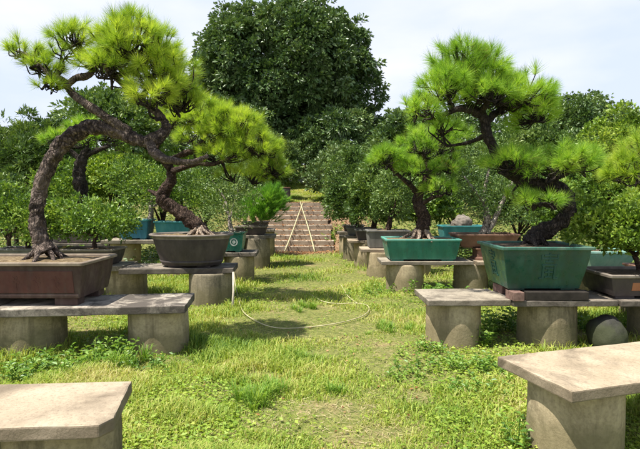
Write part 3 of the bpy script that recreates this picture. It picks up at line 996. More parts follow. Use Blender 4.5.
# --- twisted pine in the square green pot
Y = 5.30
zs = PC['z'] + PC['h'] - .01
b0 = at(535, 241, Y)
trunk = path3([(531, 244), (536, 236), (547, 230, -.03), (560, 222, -.06), (568, 211, -.08), (569, 200, -.08), (563, 191, -.06), (551, 186, -.02), (536, 184), (522, 180, .02), (512, 173, .04), (503, 163, .04), (496, 152, .03), (490, 141), (486, 130), (484, 119), (479, 112), (470, 104, .05), (462, 92, .05), (458, 78, .05)], Y)
rad = [0.099, 0.087, 0.080, 0.074, 0.071, 0.068, 0.068, 0.067, 0.072, 0.068, 0.065, 0.061, 0.057, 0.053, 0.050, 0.046, 0.038, 0.030, 0.023, 0.015]
br = [
    (path3([(482, 116), (470, 110, -.08), (458, 109, -.12), (446, 114, -.12), (434, 116, -.1)], Y), [.045, .04, .032, .024, .014]),
    (path3([(485, 124), (495, 114, .1), (508, 106, .14), (522, 104, .15), (535, 108, .12)], Y), [.045, .038, .03, .022, .014]),
    (path3([(480, 113), (488, 102, -.2), (492, 90, -.25), (490, 76, -.2)], Y), [.04, .032, .024, .014]),
    (path3([(518, 178, .02), (508, 174, -.12), (498, 172, -.16)], Y), [.045, .03, .016]),
    (path3([(545, 185), (556, 178, -.12), (570, 172, -.16), (585, 168, -.12)], Y), [.045, .035, .026, .015]),
    (path3([(566, 205, -.08), (556, 206, -.2), (545, 205, -.25), (536, 203, -.25)], Y), [.04, .03, .022, .012]),
    (path3([(487, 134), (476, 140, .1), (462, 144, .15), (448, 146, .15)], Y), [.03, .024, .018, .01]),
]
pads = [
    (at(461, 70, Y), .27, .36, .24, 64), (at(480, 80, Y + .05), .30, .42, .22, 66), (at(450, 92, Y - .1), .30, .36, .20, 54), (at(488, 98, Y - .2), .26, .3, .16, 30),
    (at(522, 100, Y + .1), .29, .38, .22, 62), (at(534, 118, Y + .1), .15, .28, .19, 28), (at(424, 112, Y - .1), .17, .24, .12, 18), (at(508, 98, Y), .2, .3, .16, 18), (at(442, 130, Y + .1), .2, .25, .11, 10),
    (at(511, 164, Y - .1), .23, .30, .11, 34), (at(566, 164, Y - .1), .30, .32, .13, 48), (at(540, 172, Y - .15), .26, .25, .07, 20),
    (at(541, 203, Y - .25), .20, .2, .06, 14), (at(520, 195, Y + .1), .18, .2, .1, 8),
]
pine('twisted pine bonsai with looping dark trunk and two tiers, in the square green pot', (b0[0], Y, zs - .02), trunk, rad, br, pads, 'needle_b', 'bark_dark', .158, 118, .0033,
     rootspec=(.105, 6, .16, M['bark_dark'], zs))

# --- pine in the bright teal pot
Y = 8.42
zs = PD['z'] + PD['h'] - .01
b0 = at(421, 238, Y)
trunk = path3([(420, 241), (422, 230), (424, 219), (421, 210), (418, 201), (420, 191), (426, 180), (428, 168, .05), (424, 156, .05), (420, 145, .05)], Y)
rad = [0.143, 0.118, 0.105, 0.097, 0.084, 0.076, 0.063, 0.050, 0.038, 0.025]
br = [
    (path3([(420, 197), (411, 186, -.1), (402, 178, -.15), (393, 170, -.15), (388, 162, -.1)], Y), [.055, .045, .036, .028, .016]),
    (path3([(425, 182), (436, 172, .1), (446, 164, .1), (455, 152, .1)], Y), [.05, .042, .032, .018]),
    (path3([(421, 205), (432, 198, -.2), (442, 196, -.25)], Y), [.04, .03, .018]),
]
pads = [
    (at(386, 159, Y - .1), .24, .28, .20, 34), (at(402, 168, Y - .1), .24, .26, .15, 26), (at(430, 146, Y), .46, .42, .27, 62), (at(444, 168, Y), .3, .35, .2, 24), (at(418, 172, Y - .2), .3, .25, .13, 20),
    (at(440, 190, Y - .2), .26, .25, .13, 16), (at(452, 136, Y + .1), .22, .3, .2, 20),
]
pine('pine bonsai with stout trunk on splayed pale roots, in the bright teal pot', (b0[0], Y, zs - .02), trunk, rad, br, pads, 'needle_b', 'bark_brown', .178, 108, .0045,
     rootspec=(.14, 9, .28, M['root_pale'], zs))


# --- broadleaf plants
def leafmass(lobes, n_clump, clump_r, per, ll, lw, up=.5, droop=.15, inner=.25, zmin=None, flat=False, hem=-.75):
    """leaf sprays through the volume of several lobes"""
    lob = [(np.asarray(c, float), np.asarray(r if hasattr(r, '__len__') else (r, r, r), float)) for c, r in lobes]
    wgt = np.array([(r[0] * r[1] * r[2]) ** (2 / 3) for c, r in lob]); wgt /= wgt.sum()
    idx = R.choice(len(lob), n_clump, p=wgt)
    C = np.stack([c for c, r in lob])[idx]; RR = np.stack([r for c, r in lob])[idx]
    u = rand_dirs(n_clump)
    u[:, 2] = np.where(u[:, 2] < hem, -u[:, 2], u[:, 2])
    s = np.where(R.random(n_clump) < inner, .25 + .55 * R.random(n_clump), .80 + .24 * R.random(n_clump) + .3 * (R.random(n_clump) < .08) * R.random(n_clump))
    P = C + u * RR * s[:, None]
    # drop sprays buried deep inside another lobe
    keep = np.ones(n_clump, bool)
    for c, r in lob:
        keep &= ~((np.linalg.norm((P - c) / r, axis=1) < .55) & (R.random(n_clump) < .7))
    P = P[keep]; u = u[keep]; n = len(P)
    cr = clump_r * (.6 + .8 * R.random(n))
    o = rand_dirs(n * per).reshape(n, per, 3) * (R.random((n, per, 1)) ** .5)
    o = o + u[:, None, :] * .25
    pos = P[:, None, :] + o * cr[:, None, None] * np.array([1, 1, .7])
    d = o * .9 + u[:, None, :] * .3 + np.array([0, 0, up]) + R.normal(size=o.shape) * .25
    pos = pos.reshape(-1, 3); d = d.reshape(-1, 3); ou = np.repeat(u, per, axis=0)
    if zmin is not None:
        k = pos[:, 2] > zmin
        pos, d, ou = pos[k], d[k], ou[k]
    L = ll * (.65 + .6 * R.random(len(pos)))
    return leaves(pos, d, L, L * (lw / ll), droop, .25, ou)


def limbs(base, lobes, r, n=8, mat='bark_brown', parent=None, name='trunk', lean=(0, 0), split=.45):
    mb = MB()
    base = np.asarray(base, float)
    cs = [np.asarray(l[0], float) for l in lobes]
    top = np.mean(cs, 0)
    fork = base + (top - base) * split + np.array([lean[0], lean[1], 0])
    Q, q = catmull([base - np.array([0, 0, .05]), base + (fork - base) * .5 + np.array([lean[0] * .3 + .04 * r * 5 * R.normal(), 0, 0]), fork], [r * 1.25, r, r * .75], 7)
    Q0 = Q
    mb.tube(Q, q, 12, True, .25, 3 / max(r, .03) * .3, .06)
    for k in range(min(n, len(cs))):
        m = (fork + cs[k]) / 2 + R.normal(size=3) * r * 1.2
        Q, q = catmull([Q0[-1 - 2 * (k % 3)], m, cs[k]], [r * .5, r * .34, r * .12], 5)
        mb.tube(Q, q, 7, False, .25, 4)
    return mb.build(name, M[mat], parent, True)


def bush(name, label, cat, base, lobes, n_clump, clump_r, per, ll, lw, mat, r=.03, bark='bark_brown', group=None, crown='foliage', **kw):
    t = thing(name, label, cat, base, group)
    limbs(base, lobes, r, 8, bark, t, 'trunk' if r > .05 else 'stem')
    V, T = leafmass(lobes, n_clump, clump_r, per, ll, lw, **kw)
    from_arrays(crown, V, T, M[mat], t)
    return t


def blob_lobes(c, r, n, k=.55, seed=0):
    """n lobes spread over an ellipsoid: an uneven, cauliflower outline"""
    rg = np.random.default_rng(seed)
    c = np.asarray(c, float); r = np.asarray(r, float) * np.array([1, 1, 1])
    out = [(c, r * .60)]
    for q in range(n):
        u = unit(rg.normal(size=3)); u[2] = abs(u[2]) * .9 - .25
        s = rg.uniform(.26, .46)
        out.append((c + u * r * rg.uniform(.60, .84), r * s))
    for q in range(n // 3):
        u = unit(np.array([rg.normal(), rg.normal(), abs(rg.normal()) + .5]))
        out.append((c + u * r * rg.uniform(.92, 1.1), r * rg.uniform(.12, .2)))
    return out


PG_ = 'potted bushes and leafy bonsai'
# rounded leafy bushes behind the big red brown pot
z = PN['z'] + PN['h'] - .03
bush('boxwood_bush', 'rounded small leaved bush behind the right end of the red brown pot', 'bush', (-3.42, 7.55, z), blob_lobes(at(88, 228, 7.5), (.82, .5, .46), 16, seed=1), 460, .085, 24, .058, .032, 'leaf_bright', .03, group=PG_, inner=.4)
z = PO['z'] + PO['h'] - .03
bush('boxwood_bush', 'small leaved bush at the left edge behind the leaning trunk', 'bush', (-4.45, 7.6, z), blob_lobes(at(14, 222, 7.5), (.85, .5, .52), 16, seed=2), 460, .085, 24, .058, .032, 'leaf_bright', .03, group=PG_, inner=.4)
# bright bush in the dark pot with the orange panel
z = PG['z'] + PG['h'] - .03
bush('boxwood_bush', 'dense bright bush in the dark pot with orange panel', 'bush', (3.45, 5.3, z), blob_lobes(at(624, 233, 5.35), (.58, .48, .42), 14, seed=3), 800, .075, 24, .052, .029, 'leaf_lime', .03, group=PG_, inner=.4)
# columnar and leafy shrubs along the right row
bush('columnar_shrub', 'columnar mid green shrub next to the steps on the right', 'shrub', (.98, 12.5, .79), [(at(346, 178, 12.5), (.50, .5, .72)), (at(352, 200, 12.4), (.52, .5, .5)), (at(340, 205, 12.5), (.36, .4, .5)), (at(356, 165, 12.5), (.32, .4, .4))], 760, .09, 20, .075, .034, 'leaf_mid', .05, group=PG_, inner=.4)
bush('leafy_shrub', 'glossy leaved shrub behind the grey rectangular pot', 'shrub', (1.2, 11.3, .8), [(at(376, 190, 11.2), (.52, .5, .58)), (at(368, 208, 11.2), (.42, .42, .4)), (at(388, 205, 11.2), (.4, .4, .42)), (at(380, 172, 11.3), (.34, .36, .34))], 560, .11, 18, .105, .052, 'leaf_mid', .06, 'bark_brown', group=PG_, inner=.4)
bush('leafy_shrub', 'low shrub on the last bench against the bank', 'shrub', (.92, 13.75, .8), [(at(350, 205, 13.8), (.45, .4, .5)), (at(338, 195, 13.9), (.4, .4, .55))], 300, .12, 20, .07, .03, 'leaf_mid', .04, group=PG_, inner=.4)
bush('leafy_bonsai', 'leafy bonsai with twin dark stems in the grey rectangular pot', 'bonsai tree', (1.36, 10.1, .88), [(at(395, 188, 10.1), (.36, .36, .40)), (at(402, 200, 10.1), (.42, .36, .34)), (at(386, 205, 10.2), (.26, .3, .3))], 330, .11, 20, .055, .026, 'leaf_mid', .055, 'bark_brown', group=PG_, inner=.35)
# feathery bright bush
def feather(label, base, lobes, n, group):
    t = thing('feathery_bush', label, 'bush', base, group)
    limbs(base, lobes, .04, 6, 'bark_pale', t, 'stem')
    lob = [(np.asarray(c), np.asarray(r)) for c, r in lobes]
    parts = []
    for c, r in lob:
        u = rand_dirs(n); u[:, 2] = np.abs(u[:, 2]) * 1.1 - .35
        p = c + u * r * (.5 + .5 * R.random((n, 1)))
        A = unit(u * .7 + np.array([0.1, 0, .75]) + R.normal(size=u.shape) * .2)
        parts.append(tris_needles(p, A, .17 * (.7 + .5 * R.random(n)), 46, .008, .55, .9))
    V, T = merge(parts)
    from_arrays('foliage', V, T, M['feather'], t)
    return t


feather('feathery bright green bush beside the foot of the steps', (-1.35, 11.3, .9), [(at(263, 208, 11.2), (.46, .42, .40)), (at(256, 218, 11.2), (.42, .4, .3)), (at(270, 200, 11.2), (.3, .3, .3))], 150, PG_)
bush('leafy_bonsai', 'dark leafy bonsai in the small green pot with medallion', 'bonsai tree', (-1.6, 9.1, .9), [(at(226, 198, 9.2), (.44, .4, .42)), (at(212, 180, 9.3), (.5, .4, .36)), (at(240, 185, 9.4), (.36, .36, .36)), (at(225, 218, 9.1), (.34, .3, .22))], 330, .12, 18, .05, .022, 'leaf_mid', .04, 'bark_pale', group=PG_, inner=.3)
bush('leafy_shrub', 'dark shrub on the last bench left of the path', 'shrub', (-1.7, 13.2, .92), [(at(246, 190, 13.3), (.6, .5, .7)), (at(232, 176, 13.4), (.6, .5, .7))], 340, .14, 18, .07, .03, 'leaf_mid', .05, group=PG_, inner=.4)
# tree with forked pale trunk in the shallow red brown pot
t = thing('leafy_bonsai', 'airy small leaved bonsai with forked pale trunk, in the shallow red brown pot', 'bonsai tree', (2.8, 8.55, .9), PG_)
mb = MB()
for pts, rr in (([(482, 236), (486, 226), (487, 214), (484, 200), (486, 184), (490, 165)], [.075, .06, .05, .04, .03, .02]), ([(486, 234), (492, 224), (498, 212), (505, 196), (514, 180)], [.06, .05, .04, .03, .018]), ([(484, 202), (474, 190), (464, 176)], [.034, .026, .015])):
    Q, q = catmull(path3(pts, 8.55), rr, 6); mb.tube(Q, q, 9, True, .3, 16)
mb.build('trunk', M['bark_pale'], t, True)
lob = [(at(466, 180, 8.6), (.36, .4, .36)), (at(490, 165, 8.6), (.42, .4, .42)), (at(512, 185, 8.6), (.38, .4, .4)), (at(500, 205, 8.5), (.42, .36, .3)), (at(470, 200, 8.6), (.3, .3, .24)), (at(520, 210, 8.7), (.3, .3, .3))]
V, T = leafmass(lob, 420, .10, 18, .045, .022, inner=.3)
from_arrays('foliage', V, T, M['leaf_mid'], t)

# pine spray reaching in from the right edge
Y = 6.2
t_tr = path3([(668, 268), (664, 240), (668, 215), (660, 195), (650, 182), (640, 172)], Y)
t = pine('pine bonsai leaning in from the right edge of the picture', (t_tr[0][0], Y, t_tr[0][2]), t_tr, [.08, .07, .06, .05, .04, .02], [],
         [(at(632, 174, Y), .30, .3, .24, 52), (at(652, 150, Y), .25, .3, .2, 30), (at(668, 190, Y + .2), .3, .3, .24, 30)], 'needle', 'bark_brown', .18, 110, .0048)
potU, PU = pot('brown clay pot at the right edge of the picture', t_tr[0][0], Y, .5, .8, .6, t_tr[0][2] - .5 + .03, 'pot_brown', 'pot_brown', 'soil_dark', .05, .02, 0, .02)
bench('bench at the right edge of the picture', [rect(t_tr[0][0], Y, 1.3, .64, 0)], [(t_tr[0][0] - .3, Y, .26), (t_tr[0][0] + .4, Y, .26)], .5, .06, 'slab_mid', 'ped_b')

# dark flat topped pine behind the leaning trunk
Y = 10.5
tr = path3([(80, 215), (81, 190), (79, 172), (83, 158), (88, 148)], Y)
t = pine('dark flat topped pine standing behind the arched trunk', (tr[0][0], Y, tr[0][2]), tr, [.16, .13, .115, .10, .06], [
    (path3([(82, 162), (72, 152), (62, 146)], Y), [.07, .05, .03]), (path3([(84, 156), (98, 150), (110, 146)], Y), [.07, .05, .03])],
    [(at(70, 142, Y), .55, .5, .20, 30), (at(105, 140, Y), .5, .5, .2, 30), (at(88, 132, Y), .5, .5, .2, 26)], 'needle_b', 'bark_dark', .2, 80, .007)
gz0 = float(terrain(tr[0][0], Y))
potV, PV = pot('flat dark clay pot under the dark flat topped pine', tr[0][0], Y, .62, 1.0, .7, tr[0][2] - .62 + .03, 'pot_dark', 'pot_dark', 'soil_dark', .05, .02, 0, .02)
bench('dark bench under the flat topped pine at left', [rect(tr[0][0], Y, 1.5, .7, 0)], [(tr[0][0] - .45, Y, .27), (tr[0][0] + .45, Y, .27)], .62, .06, 'slab_dark', 'ped_b')

# grey stemmed bonsai in the blue pot
t = bush('leafy_bonsai', 'pale stemmed leafy bonsai in the deep blue pot', 'bonsai tree', (-3.4, 10.0, 1.12), [(at(150, 195, 10), (.5, .45, .4)), (at(132, 178, 10.1), (.5, .45, .36)), (at(170, 185, 10.1), (.45, .4, .36))], 360, .13, 18, .06, .03, 'leaf_bright', .05, 'bark_pale', group=PG_, inner=.3)
t = bush('leafy_bonsai', 'lime green leafy bonsai in the turquoise pot', 'bonsai tree', (-2.9, 10.05, 1.08), [(at(186, 190, 10.1), (.45, .4, .4)), (at(200, 205, 10.0), (.35, .3, .3))], 260, .13, 18, .06, .03, 'leaf_bright', .045, 'bark_brown', group=PG_, inner=.3)

# shrubs standing in the ground behind both rows
def gz_(x, y):
    return float(terrain(x, y))


BG = 'shrubs growing behind the benches'


def shrub(label, px, pyt, pyb, Y, halfpx, mat, ll, lw, n, cr, per=18, seed=0, name='leafy_shrub', r=.05, nl=9, **kw):
    c = at(px, (pyt + pyb) / 2, Y)
    rx = halfpx * Y / F; rz = (pyb - pyt) / 2 * Y / F
    return bush(name, label, 'shrub', (c[0], Y, gz_(c[0], Y)), blob_lobes(c, (rx, rx * .8, rz), nl + 5, seed=seed), int(n * .95), cr * .66, int(per * 1.3), ll * 1.25, lw * 1.35, mat, r, group=BG, inner=.3, **kw)


shrub('tall pointed leaf shrub against the sky at the left edge', 14, 118, 215, 13, 40, 'leaf_mid', .13, .022, 700, .17, 16, 11)
shrub('ragged tall shrub against the sky behind the arched trunk', 50, 115, 210, 14, 32, 'leaf_hill', .12, .03, 620, .17, 16, 12)
shrub('bright low shrub under the arch of the leaning trunk', 62, 165, 220, 11.5, 34, 'leaf_bright', .07, .03, 480, .14, 18, 13)
shrub('pale green broad shrub behind the blue pots', 112, 148, 225, 12, 38, 'leaf_lime', .075, .036, 620, .15, 18, 14)
shrub('airy lime shrub behind the crooked trunk of the round pot pine', 160, 140, 222, 13, 38, 'leaf_lime', .095, .03, 640, .15, 18, 15)
shrub('dark shrub behind the small pot with the medallion', 205, 150, 225, 14.2, 34, 'leaf_mid', .08, .034, 560, .16, 18, 16)
shrub('dark leafy tree crown filling the gap above the arched trunk', 120, 84, 165, 12.8, 62, 'leaf_mid', .09, .04, 900, .18, 16, 17, r=.09, name='garden_tree')
shrub('dim shrub on the far left between pines', 8, 175, 235, 10.5, 36, 'leaf_mid', .07, .03, 420, .14, 18, 18)
shrub('dense green shrub behind the bright teal pot', 418, 172, 235, 12.8, 36, 'leaf_bright', .11, .055, 600, .15, 18, 21)
shrub('tall mid green shrub between the twisted pine and its neighbour', 455, 150, 232, 14, 40, 'leaf_hill', .07, .036, 700, .16, 18, 22)
shrub('shaded shrub right behind the looping trunk', 520, 170, 235, 12, 36, 'leaf_mid', .12, .022, 600, .15, 18, 23)
shrub('sunny shrub behind the square green pot', 568, 178, 240, 10.5, 34, 'leaf_bright', .065, .03, 560, .13, 18, 24)
shrub('broad sunlit shrub behind the mint pot', 612, 160, 240, 9.5, 44, 'leaf_bright', .06, .03, 760, .13, 18, 25)
shrub('light green tree crown at the right edge', 634, 112, 180, 14, 46, 'leaf_lime', .09, .042, 700, .18, 16, 26, r=.09, name='garden_tree')
shrub('mid green tree crown behind the lower tier of the twisted pine', 572, 126, 205, 16, 58, 'leaf_mid', .095, .045, 900, .2, 16, 27, r=.09, name='garden_tree')
shrub('leafy tree crown under the crown of the twisted pine', 506, 104, 205, 16.5, 54, 'leaf_mid', .095, .045, 900, .2, 16, 28, r=.09, name='garden_tree')
shrub('silvery leaved tree between the big dark tree and the twisted pine', 412, 112, 190, 20, 50, 'leaf_hill', .13, .06, 800, .26, 18, 29, r=.12, name='garden_tree')
shrub('dark shrub right of the top of the steps', 330, 150, 205, 18.8, 24, 'leaf_dark', .11, .05, 520, .2, 16, 30)
shrub('dark tree shading the right end of the upper lawn', 362, 138, 200, 20.5, 40, 'leaf_hill', .12, .055, 800, .24, 16, 31, r=.1, name='garden_tree')
shrub('dark shrub above the jar at the top of the steps', 272, 150, 196, 19.2, 24, 'leaf_mid', .1, .045, 480, .18, 16, 32)
shrub('mid green shrub left of the upper lawn', 238, 148, 205, 18.4, 34, 'leaf_mid', .1, .045, 560, .2, 16, 33)

shrub('dark shrub under the huge dark tree, beyond the upper lawn', 306, 132, 186, 25, 34, 'leaf_dark', .13, .06, 700, .26, 18, 34)
shrub('dark shrub beyond the upper lawn, left of its neighbour', 268, 135, 186, 24, 34, 'leaf_hill', .13, .06, 700, .26, 18, 35)
# big trees on the slope
def big_tree(label, px, pyt, pyb, Y, halfpx, mat, ll, lw, n, cr, per, seed, nl=26, r=.35, sq=1.0, group='tall trees on the slope', kind='broadleaf_tree'):
    c = at(px, (pyt + pyb) / 2, Y)
    rx = halfpx * Y / F; rz = (pyb - pyt) / 2 * Y / F
    base = (c[0], Y, gz_(c[0], Y))
    t = thing(kind, label, 'tree', base, group)
    rg = np.random.default_rng(seed)
    lob = [(c, np.array([rx * .6, rx * .55, rz * .66]))]
    for q in range(nl):
        u = unit(rg.normal(size=3)); u[2] = u[2] * .8 + .12
        u[1] = -abs(u[1]) if rg.random() < .7 else u[1]
        s = rg.uniform(.13, .27)
        lob.append((c + u * np.array([rx, rx * .85, rz]) * rg.uniform(.74, .9) , np.array([rx, rx, rz]) * s))
    limbs(base, lob[1:], r, 10, 'bark_dark', t, 'trunk', split=.4)
    V, T = leafmass(lob, int(n * 1.3), cr * .62, per, ll * .95, lw * 1.05, up=.25, droop=.25, inner=.2, hem=-.9)
    from_arrays('crown', V, T, M[mat], t)
    return t


big_tree('huge dark rounded tree towering above the steps', 281, 4, 178, 29, 90, 'leaf_dark', .25, .125, 3300, .46, 36, 41, 95, .42)
big_tree('low skirt tree at the left foot of the huge dark tree', 232, 100, 190, 25, 42, 'leaf_hill', .22, .1, 800, .4, 20, 42, 18, .2)
big_tree('low skirt tree at the right foot of the huge dark tree', 340, 112, 190, 25.5, 46, 'leaf_dark', .24, .1, 900, .4, 20, 43, 18, .2)
big_tree('rounded dark tree behind the twisted pine on the skyline', 582, 94, 205, 30, 52, 'leaf_hill', .24, .11, 1500, .45, 22, 44, 34, .3)
big_tree('tree on the skyline right of the rounded dark one', 640, 118, 205, 27, 42, 'leaf_hill', .22, .1, 800, .4, 20, 45, 20, .25)
big_tree('small skyline tree between the huge tree and the twisted pine', 398, 110, 190, 31, 42, 'leaf_hill', .24, .11, 900, .42, 20, 46, 22, .25)
big_tree('distant tree behind the pine in the teal pot', 462, 106, 205, 33, 60, 'leaf_hill', .26, .12, 900, .45, 20, 47, 22, .28)
big_tree('distant tree glimpsed under the right side of the twisted pine crown', 526, 104, 205, 34, 46, 'leaf_hill', .26, .12, 800, .45, 20, 52, 20, .28)
big_tree('distant tree at the far left behind the hedge', -10, 122, 205, 24, 44, 'leaf_hill', .2, .08, 700, .36, 20, 48, 18, .22)
big_tree('distant tree behind the ragged tall shrub', 62, 124, 205, 26, 50, 'leaf_hill', .2, .09, 800, .38, 20, 49, 18, .22)
big_tree('distant tree behind the pine in the round pot', 150, 118, 205, 27, 56, 'leaf_hill', .2, .09, 900, .38, 20, 50, 20, .25)

# ------------------------------------------------------------------ steps, hoses, stones
st = thing('stone_steps', 'flight of worn reddish stone steps climbing the bank', 'steps', (path_x(15), 14.6, 0))
NS = 10
for k in range(NS):
    y0 = 14.55 + k * .335; z1 = .14 * (k + 1)
    cx = path_x(y0)
    w = 1.98 + .08 * math.sin(k * 2.1)
    ol = rect(cx + .02 * math.sin(k * 3.3), y0 + .19, w, .40, .012 * math.sin(k * 1.7))
    bm_obj('tread', slab_mesh(ol, z1 - .16, z1, .01, .03), M['step'], st)


def cord(name, label, cat, pts, r, mat, zfun=True, group=None):
    P, q = catmull(pts, [r] * len(pts), 10)
    if zfun:
        P[:, 2] = terrain(P[:, 0], P[:, 1]) + P[:, 2]
    mb = MB(); mb.tube(P, q, 8, True)
    o = mb.build(name, M[mat], None, True)
    return tag(o, label, cat, group)


def gp(px, py, z=.02):
    x, y = ground_pt(px, py, 0.03)
    return (x, y, z)


cord('garden_hose', 'cream hose curling across the grass between the rows', 'hose',
     [gp(234, 281, .25), gp(235, 287, .12), gp(238, 299, .05), gp(244, 312, .03), gp(256, 321, .03), gp(275, 326.5, .03), gp(300, 328, .03), gp(325, 326.5, .03), gp(345, 322, .025), gp(362, 316, .03), gp(369, 309, .03), gp(366, 303, .03), gp(354, 301, .035), gp(338, 301.5, .03), gp(322, 300, .03), gp(312, 294, .03), gp(308, 290, .02)], .0065, 'hose')
cord('garden_hose', 'short loose end of cream hose in the grass', 'hose', [gp(341, 283, .02), gp(344, 289, .035), gp(349, 295, .035), gp(357, 299.5, .02)], .0065, 'hose')


def step_z(y):
    k = int(np.clip((y - 14.54) // .335, -1, NS - 1))
    return .14 * (k + 1)


def pole(label, p0, p1, r):
    a, b = np.array(p0), np.array(p1)
    P = [a + (b - a) * u + np.array([.012 * math.sin(5 * u), 0, .012 * math.sin(PI * u)]) for u in np.linspace(0, 1, 12)]
    mb = MB(); mb.tube(P, np.linspace(r, r * .8, 12), 8, True, .12, 20)
    return tag(mb.build('pale_pole', M['hose'], None, True), label, 'pole', 'pale poles crossed on the steps')


pole('pale pole of the crossed pair slanting down to the left of the steps', (path_x(14.6) - .42, 14.2, .035), (path_x(17) + .13, 17.45, 1.40), .02)
pole('pale pole of the crossed pair slanting down to the right of the steps', (path_x(14.6) + .44, 14.15, .03), (path_x(17) + .03, 17.5, 1.455), .02)
mb = MB(); p0 = np.array([-1.20, 6.78, .0]); p1 = np.array([-1.22, 6.98, .49])
mb.tube([p0, (p0 + p1) / 2 + np.array([.01, 0, 0]), p1], [.017, .016, .014], 7, True)
tag(mb.build('wooden_stake', M['pale_wood'], None, True), 'short pale stake leaning against the bench under the round dark pot', 'stake')


def rock(name, label, c, r, mat, seed=0, amp=.22):
    bm = bmesh.new(); bmesh.ops.create_icosphere(bm, subdivisions=4, radius=1)
    for v in bm.verts:
        q = v.co.copy()
        f = 1 + amp * mnoise.noise(q * 1.3 + Vector((seed, 0, 0))) + amp * .5 * mnoise.noise(q * 3.1 + Vector((0, seed, 0))) + amp * .2 * mnoise.noise(q * 9)
        v.co = Vector((q.x * r[0], q.y * r[1], q.z * r[2])) * f + Vector(c)
    me = bpy.data.meshes.new(name); bm.to_mesh(me); bm.free()
    for p in me.polygons:
        p.use_smooth = True
    me.materials.append(M[mat])
    o = bpy.data.objects.new(name, me); COL.objects.link(o)
    return tag(o, label, 'rock')


rock('boulder', 'dark rounded boulder on the grass behind the near right bench', (2.93, 5.05, .12), (.18, .2, .21), 'stone', 3, .1)
rock('ornamental_rock', 'pale craggy rock standing in the wide cyan pot', (3.2, 11.3, 1.0), (.20, .16, .15), 'rock_pale', 8, .35)
rock('ornamental_rock', 'pale stone lying behind the square green pot', (3.05, 6.3, .86), (.14, .12, .07), 'rock_pale', 5, .4)
mb = MB(); mb.box((3.05, 6.3, .40), (.30, .28, .80), .1)
tag(mb.build('concrete_block', M['ped_c'], None, False, .012), 'grey block carrying a pale stone behind the square green pot', 'block')

# ------------------------------------------------------------------ grass and litter
PED = []
for o in bpy.data.objects:
    if o.name.startswith('pedestal'):
        bb = [o.matrix_basis @ Vector(b) for b in o.bound_box]
        p = o.parent.location
        xs_ = [b.x + p.x for b in bb]; ys_ = [b.y + p.y for b in bb]
        PED.append(((min(xs_) + max(xs_)) / 2, (min(ys_) + max(ys_)) / 2, (max(xs_) - min(xs_)) / 2))
PEDA = np.array(PED)


def field(x, y, s, seed):
    v = np.zeros(len(x))
    for k in range(1, 6):
        rg = np.random.default_rng(seed * 31 + k)
        for q in range(4):
            a = rg.uniform(0, 2 * PI); f = s * 1.7 ** k * rg.uniform(.7, 1.3) / 2
            v += np.sin(x * math.cos(a) * f + y * math.sin(a) * f + rg.uniform(0, 6.28)) / (1.5 ** k)
    return v


def free(x, y, pad=0.0):
    d = np.min(np.hypot(x[:, None] - PEDA[None, :, 0], y[:, None] - PEDA[None, :, 1]) - PEDA[None, :, 2], axis=1)
    ok = d > pad
    ok &= ~((np.abs(x - path_x(y)) < 1.05) & (y > 14.3) & (y < 18.0))
    return ok


def scatter(n_try, y0, y1, pw):
    """more blades near, fewer far"""
    u = R.random(n_try)
    y = (y0 ** (1 - pw) + u * (y1 ** (1 - pw) - y0 ** (1 - pw))) ** (1 / (1 - pw))
    x = (R.random(n_try) * 2 - 1) * (y * .72 + 1.0)
    return x, y


BARE = [(0.10, 3.5, .36, .2), (.62, 4.75, .14, .3), (-.5, 4.2, .25, .12), (.42, 3.15, .22, .12), (-.6, 7.0, .3, .15), (.1, 9.0, .35, .25), (-.25, 13.9, 1.0, .6), (.45, 5.9, .15, .2), (-.2, 5.4, .2, .12), (.75, 3.7, .15, .2), (-.15, 11.3, .4, .3), (.0, 2.75, .2, .1)]


def bare(x, y):
    b = np.zeros(len(x))
    for bx, by, rx, ry in BARE:
        b = np.maximum(b, 1 - ((x - bx) / rx) ** 2 - ((y - by) / ry) ** 2)
    return np.clip(b, 0, 1)


# short blades
x, y = scatter(680000, 1.9, 28, 1.45)
xf = -.9 + R.normal(size=60000) * 2.0; yf = 17.5 + R.random(60000) * 10
x = np.concatenate([x, xf]); y = np.concatenate([y, yf])
f = field(x, y, 1.2, 3)
keep = free(x, y) & (R.random(len(x)) > bare(x, y) * 1.25) & (R.random(len(x)) < np.clip(.86 + .26 * f, .5, 1))
keep &= ~((y > 14.0) & (y < 18.0) & (R.random(len(x)) < .75))
keep &= (y < 9) | (np.abs(x - path_x(y)) < 3.5 + (y > 17) * 6) | (R.random(len(x)) < .3)
x, y, f = x[keep], y[keep], f[keep]
n = len(x)
f3 = field(x, y, 3.2, 21)
hh = (.014 + .040 * R.random(n) ** 2.2) * (1 + .30 * np.clip(f, -1, 1.5)) * (1 + .8 * np.clip(f3, -.9, 1.8)) * (1 + .04 * y)
hh = np.clip(hh, .008, .12)
nearp = np.min(np.hypot(x[:, None] - PEDA[None, :, 0], y[:, None] - PEDA[None, :, 1]) - PEDA[None, :, 2], axis=1)
hh *= 1 + .9 * np.exp(-np.clip(nearp, 0, 5) / .10)
wd = .0032 + .0011 * y ** .9
ang = R.random(n) * 2 * PI
lean = .25 + .9 * R.random(n)
base = np.stack([x, y, terrain(x, y) - .004], 1)
dr = np.stack([np.cos(ang), np.sin(ang), np.zeros(n)], 1)
sd = np.stack([-np.sin(ang), np.cos(ang), np.zeros(n)], 1) * wd[:, None] * .5
mid = base + dr * (hh * lean * .35)[:, None] + np.array([0, 0, 1]) * (hh * .62)[:, None]
tip = base + dr * (hh * lean)[:, None] + np.array([0, 0, 1]) * (hh * (1 - .25 * lean))[:, None]
V = np.stack([base - sd, base + sd, mid + sd * .8, mid - sd * .8, tip], 1).reshape(-1, 3)
b = np.arange(n)[:, None] * 5
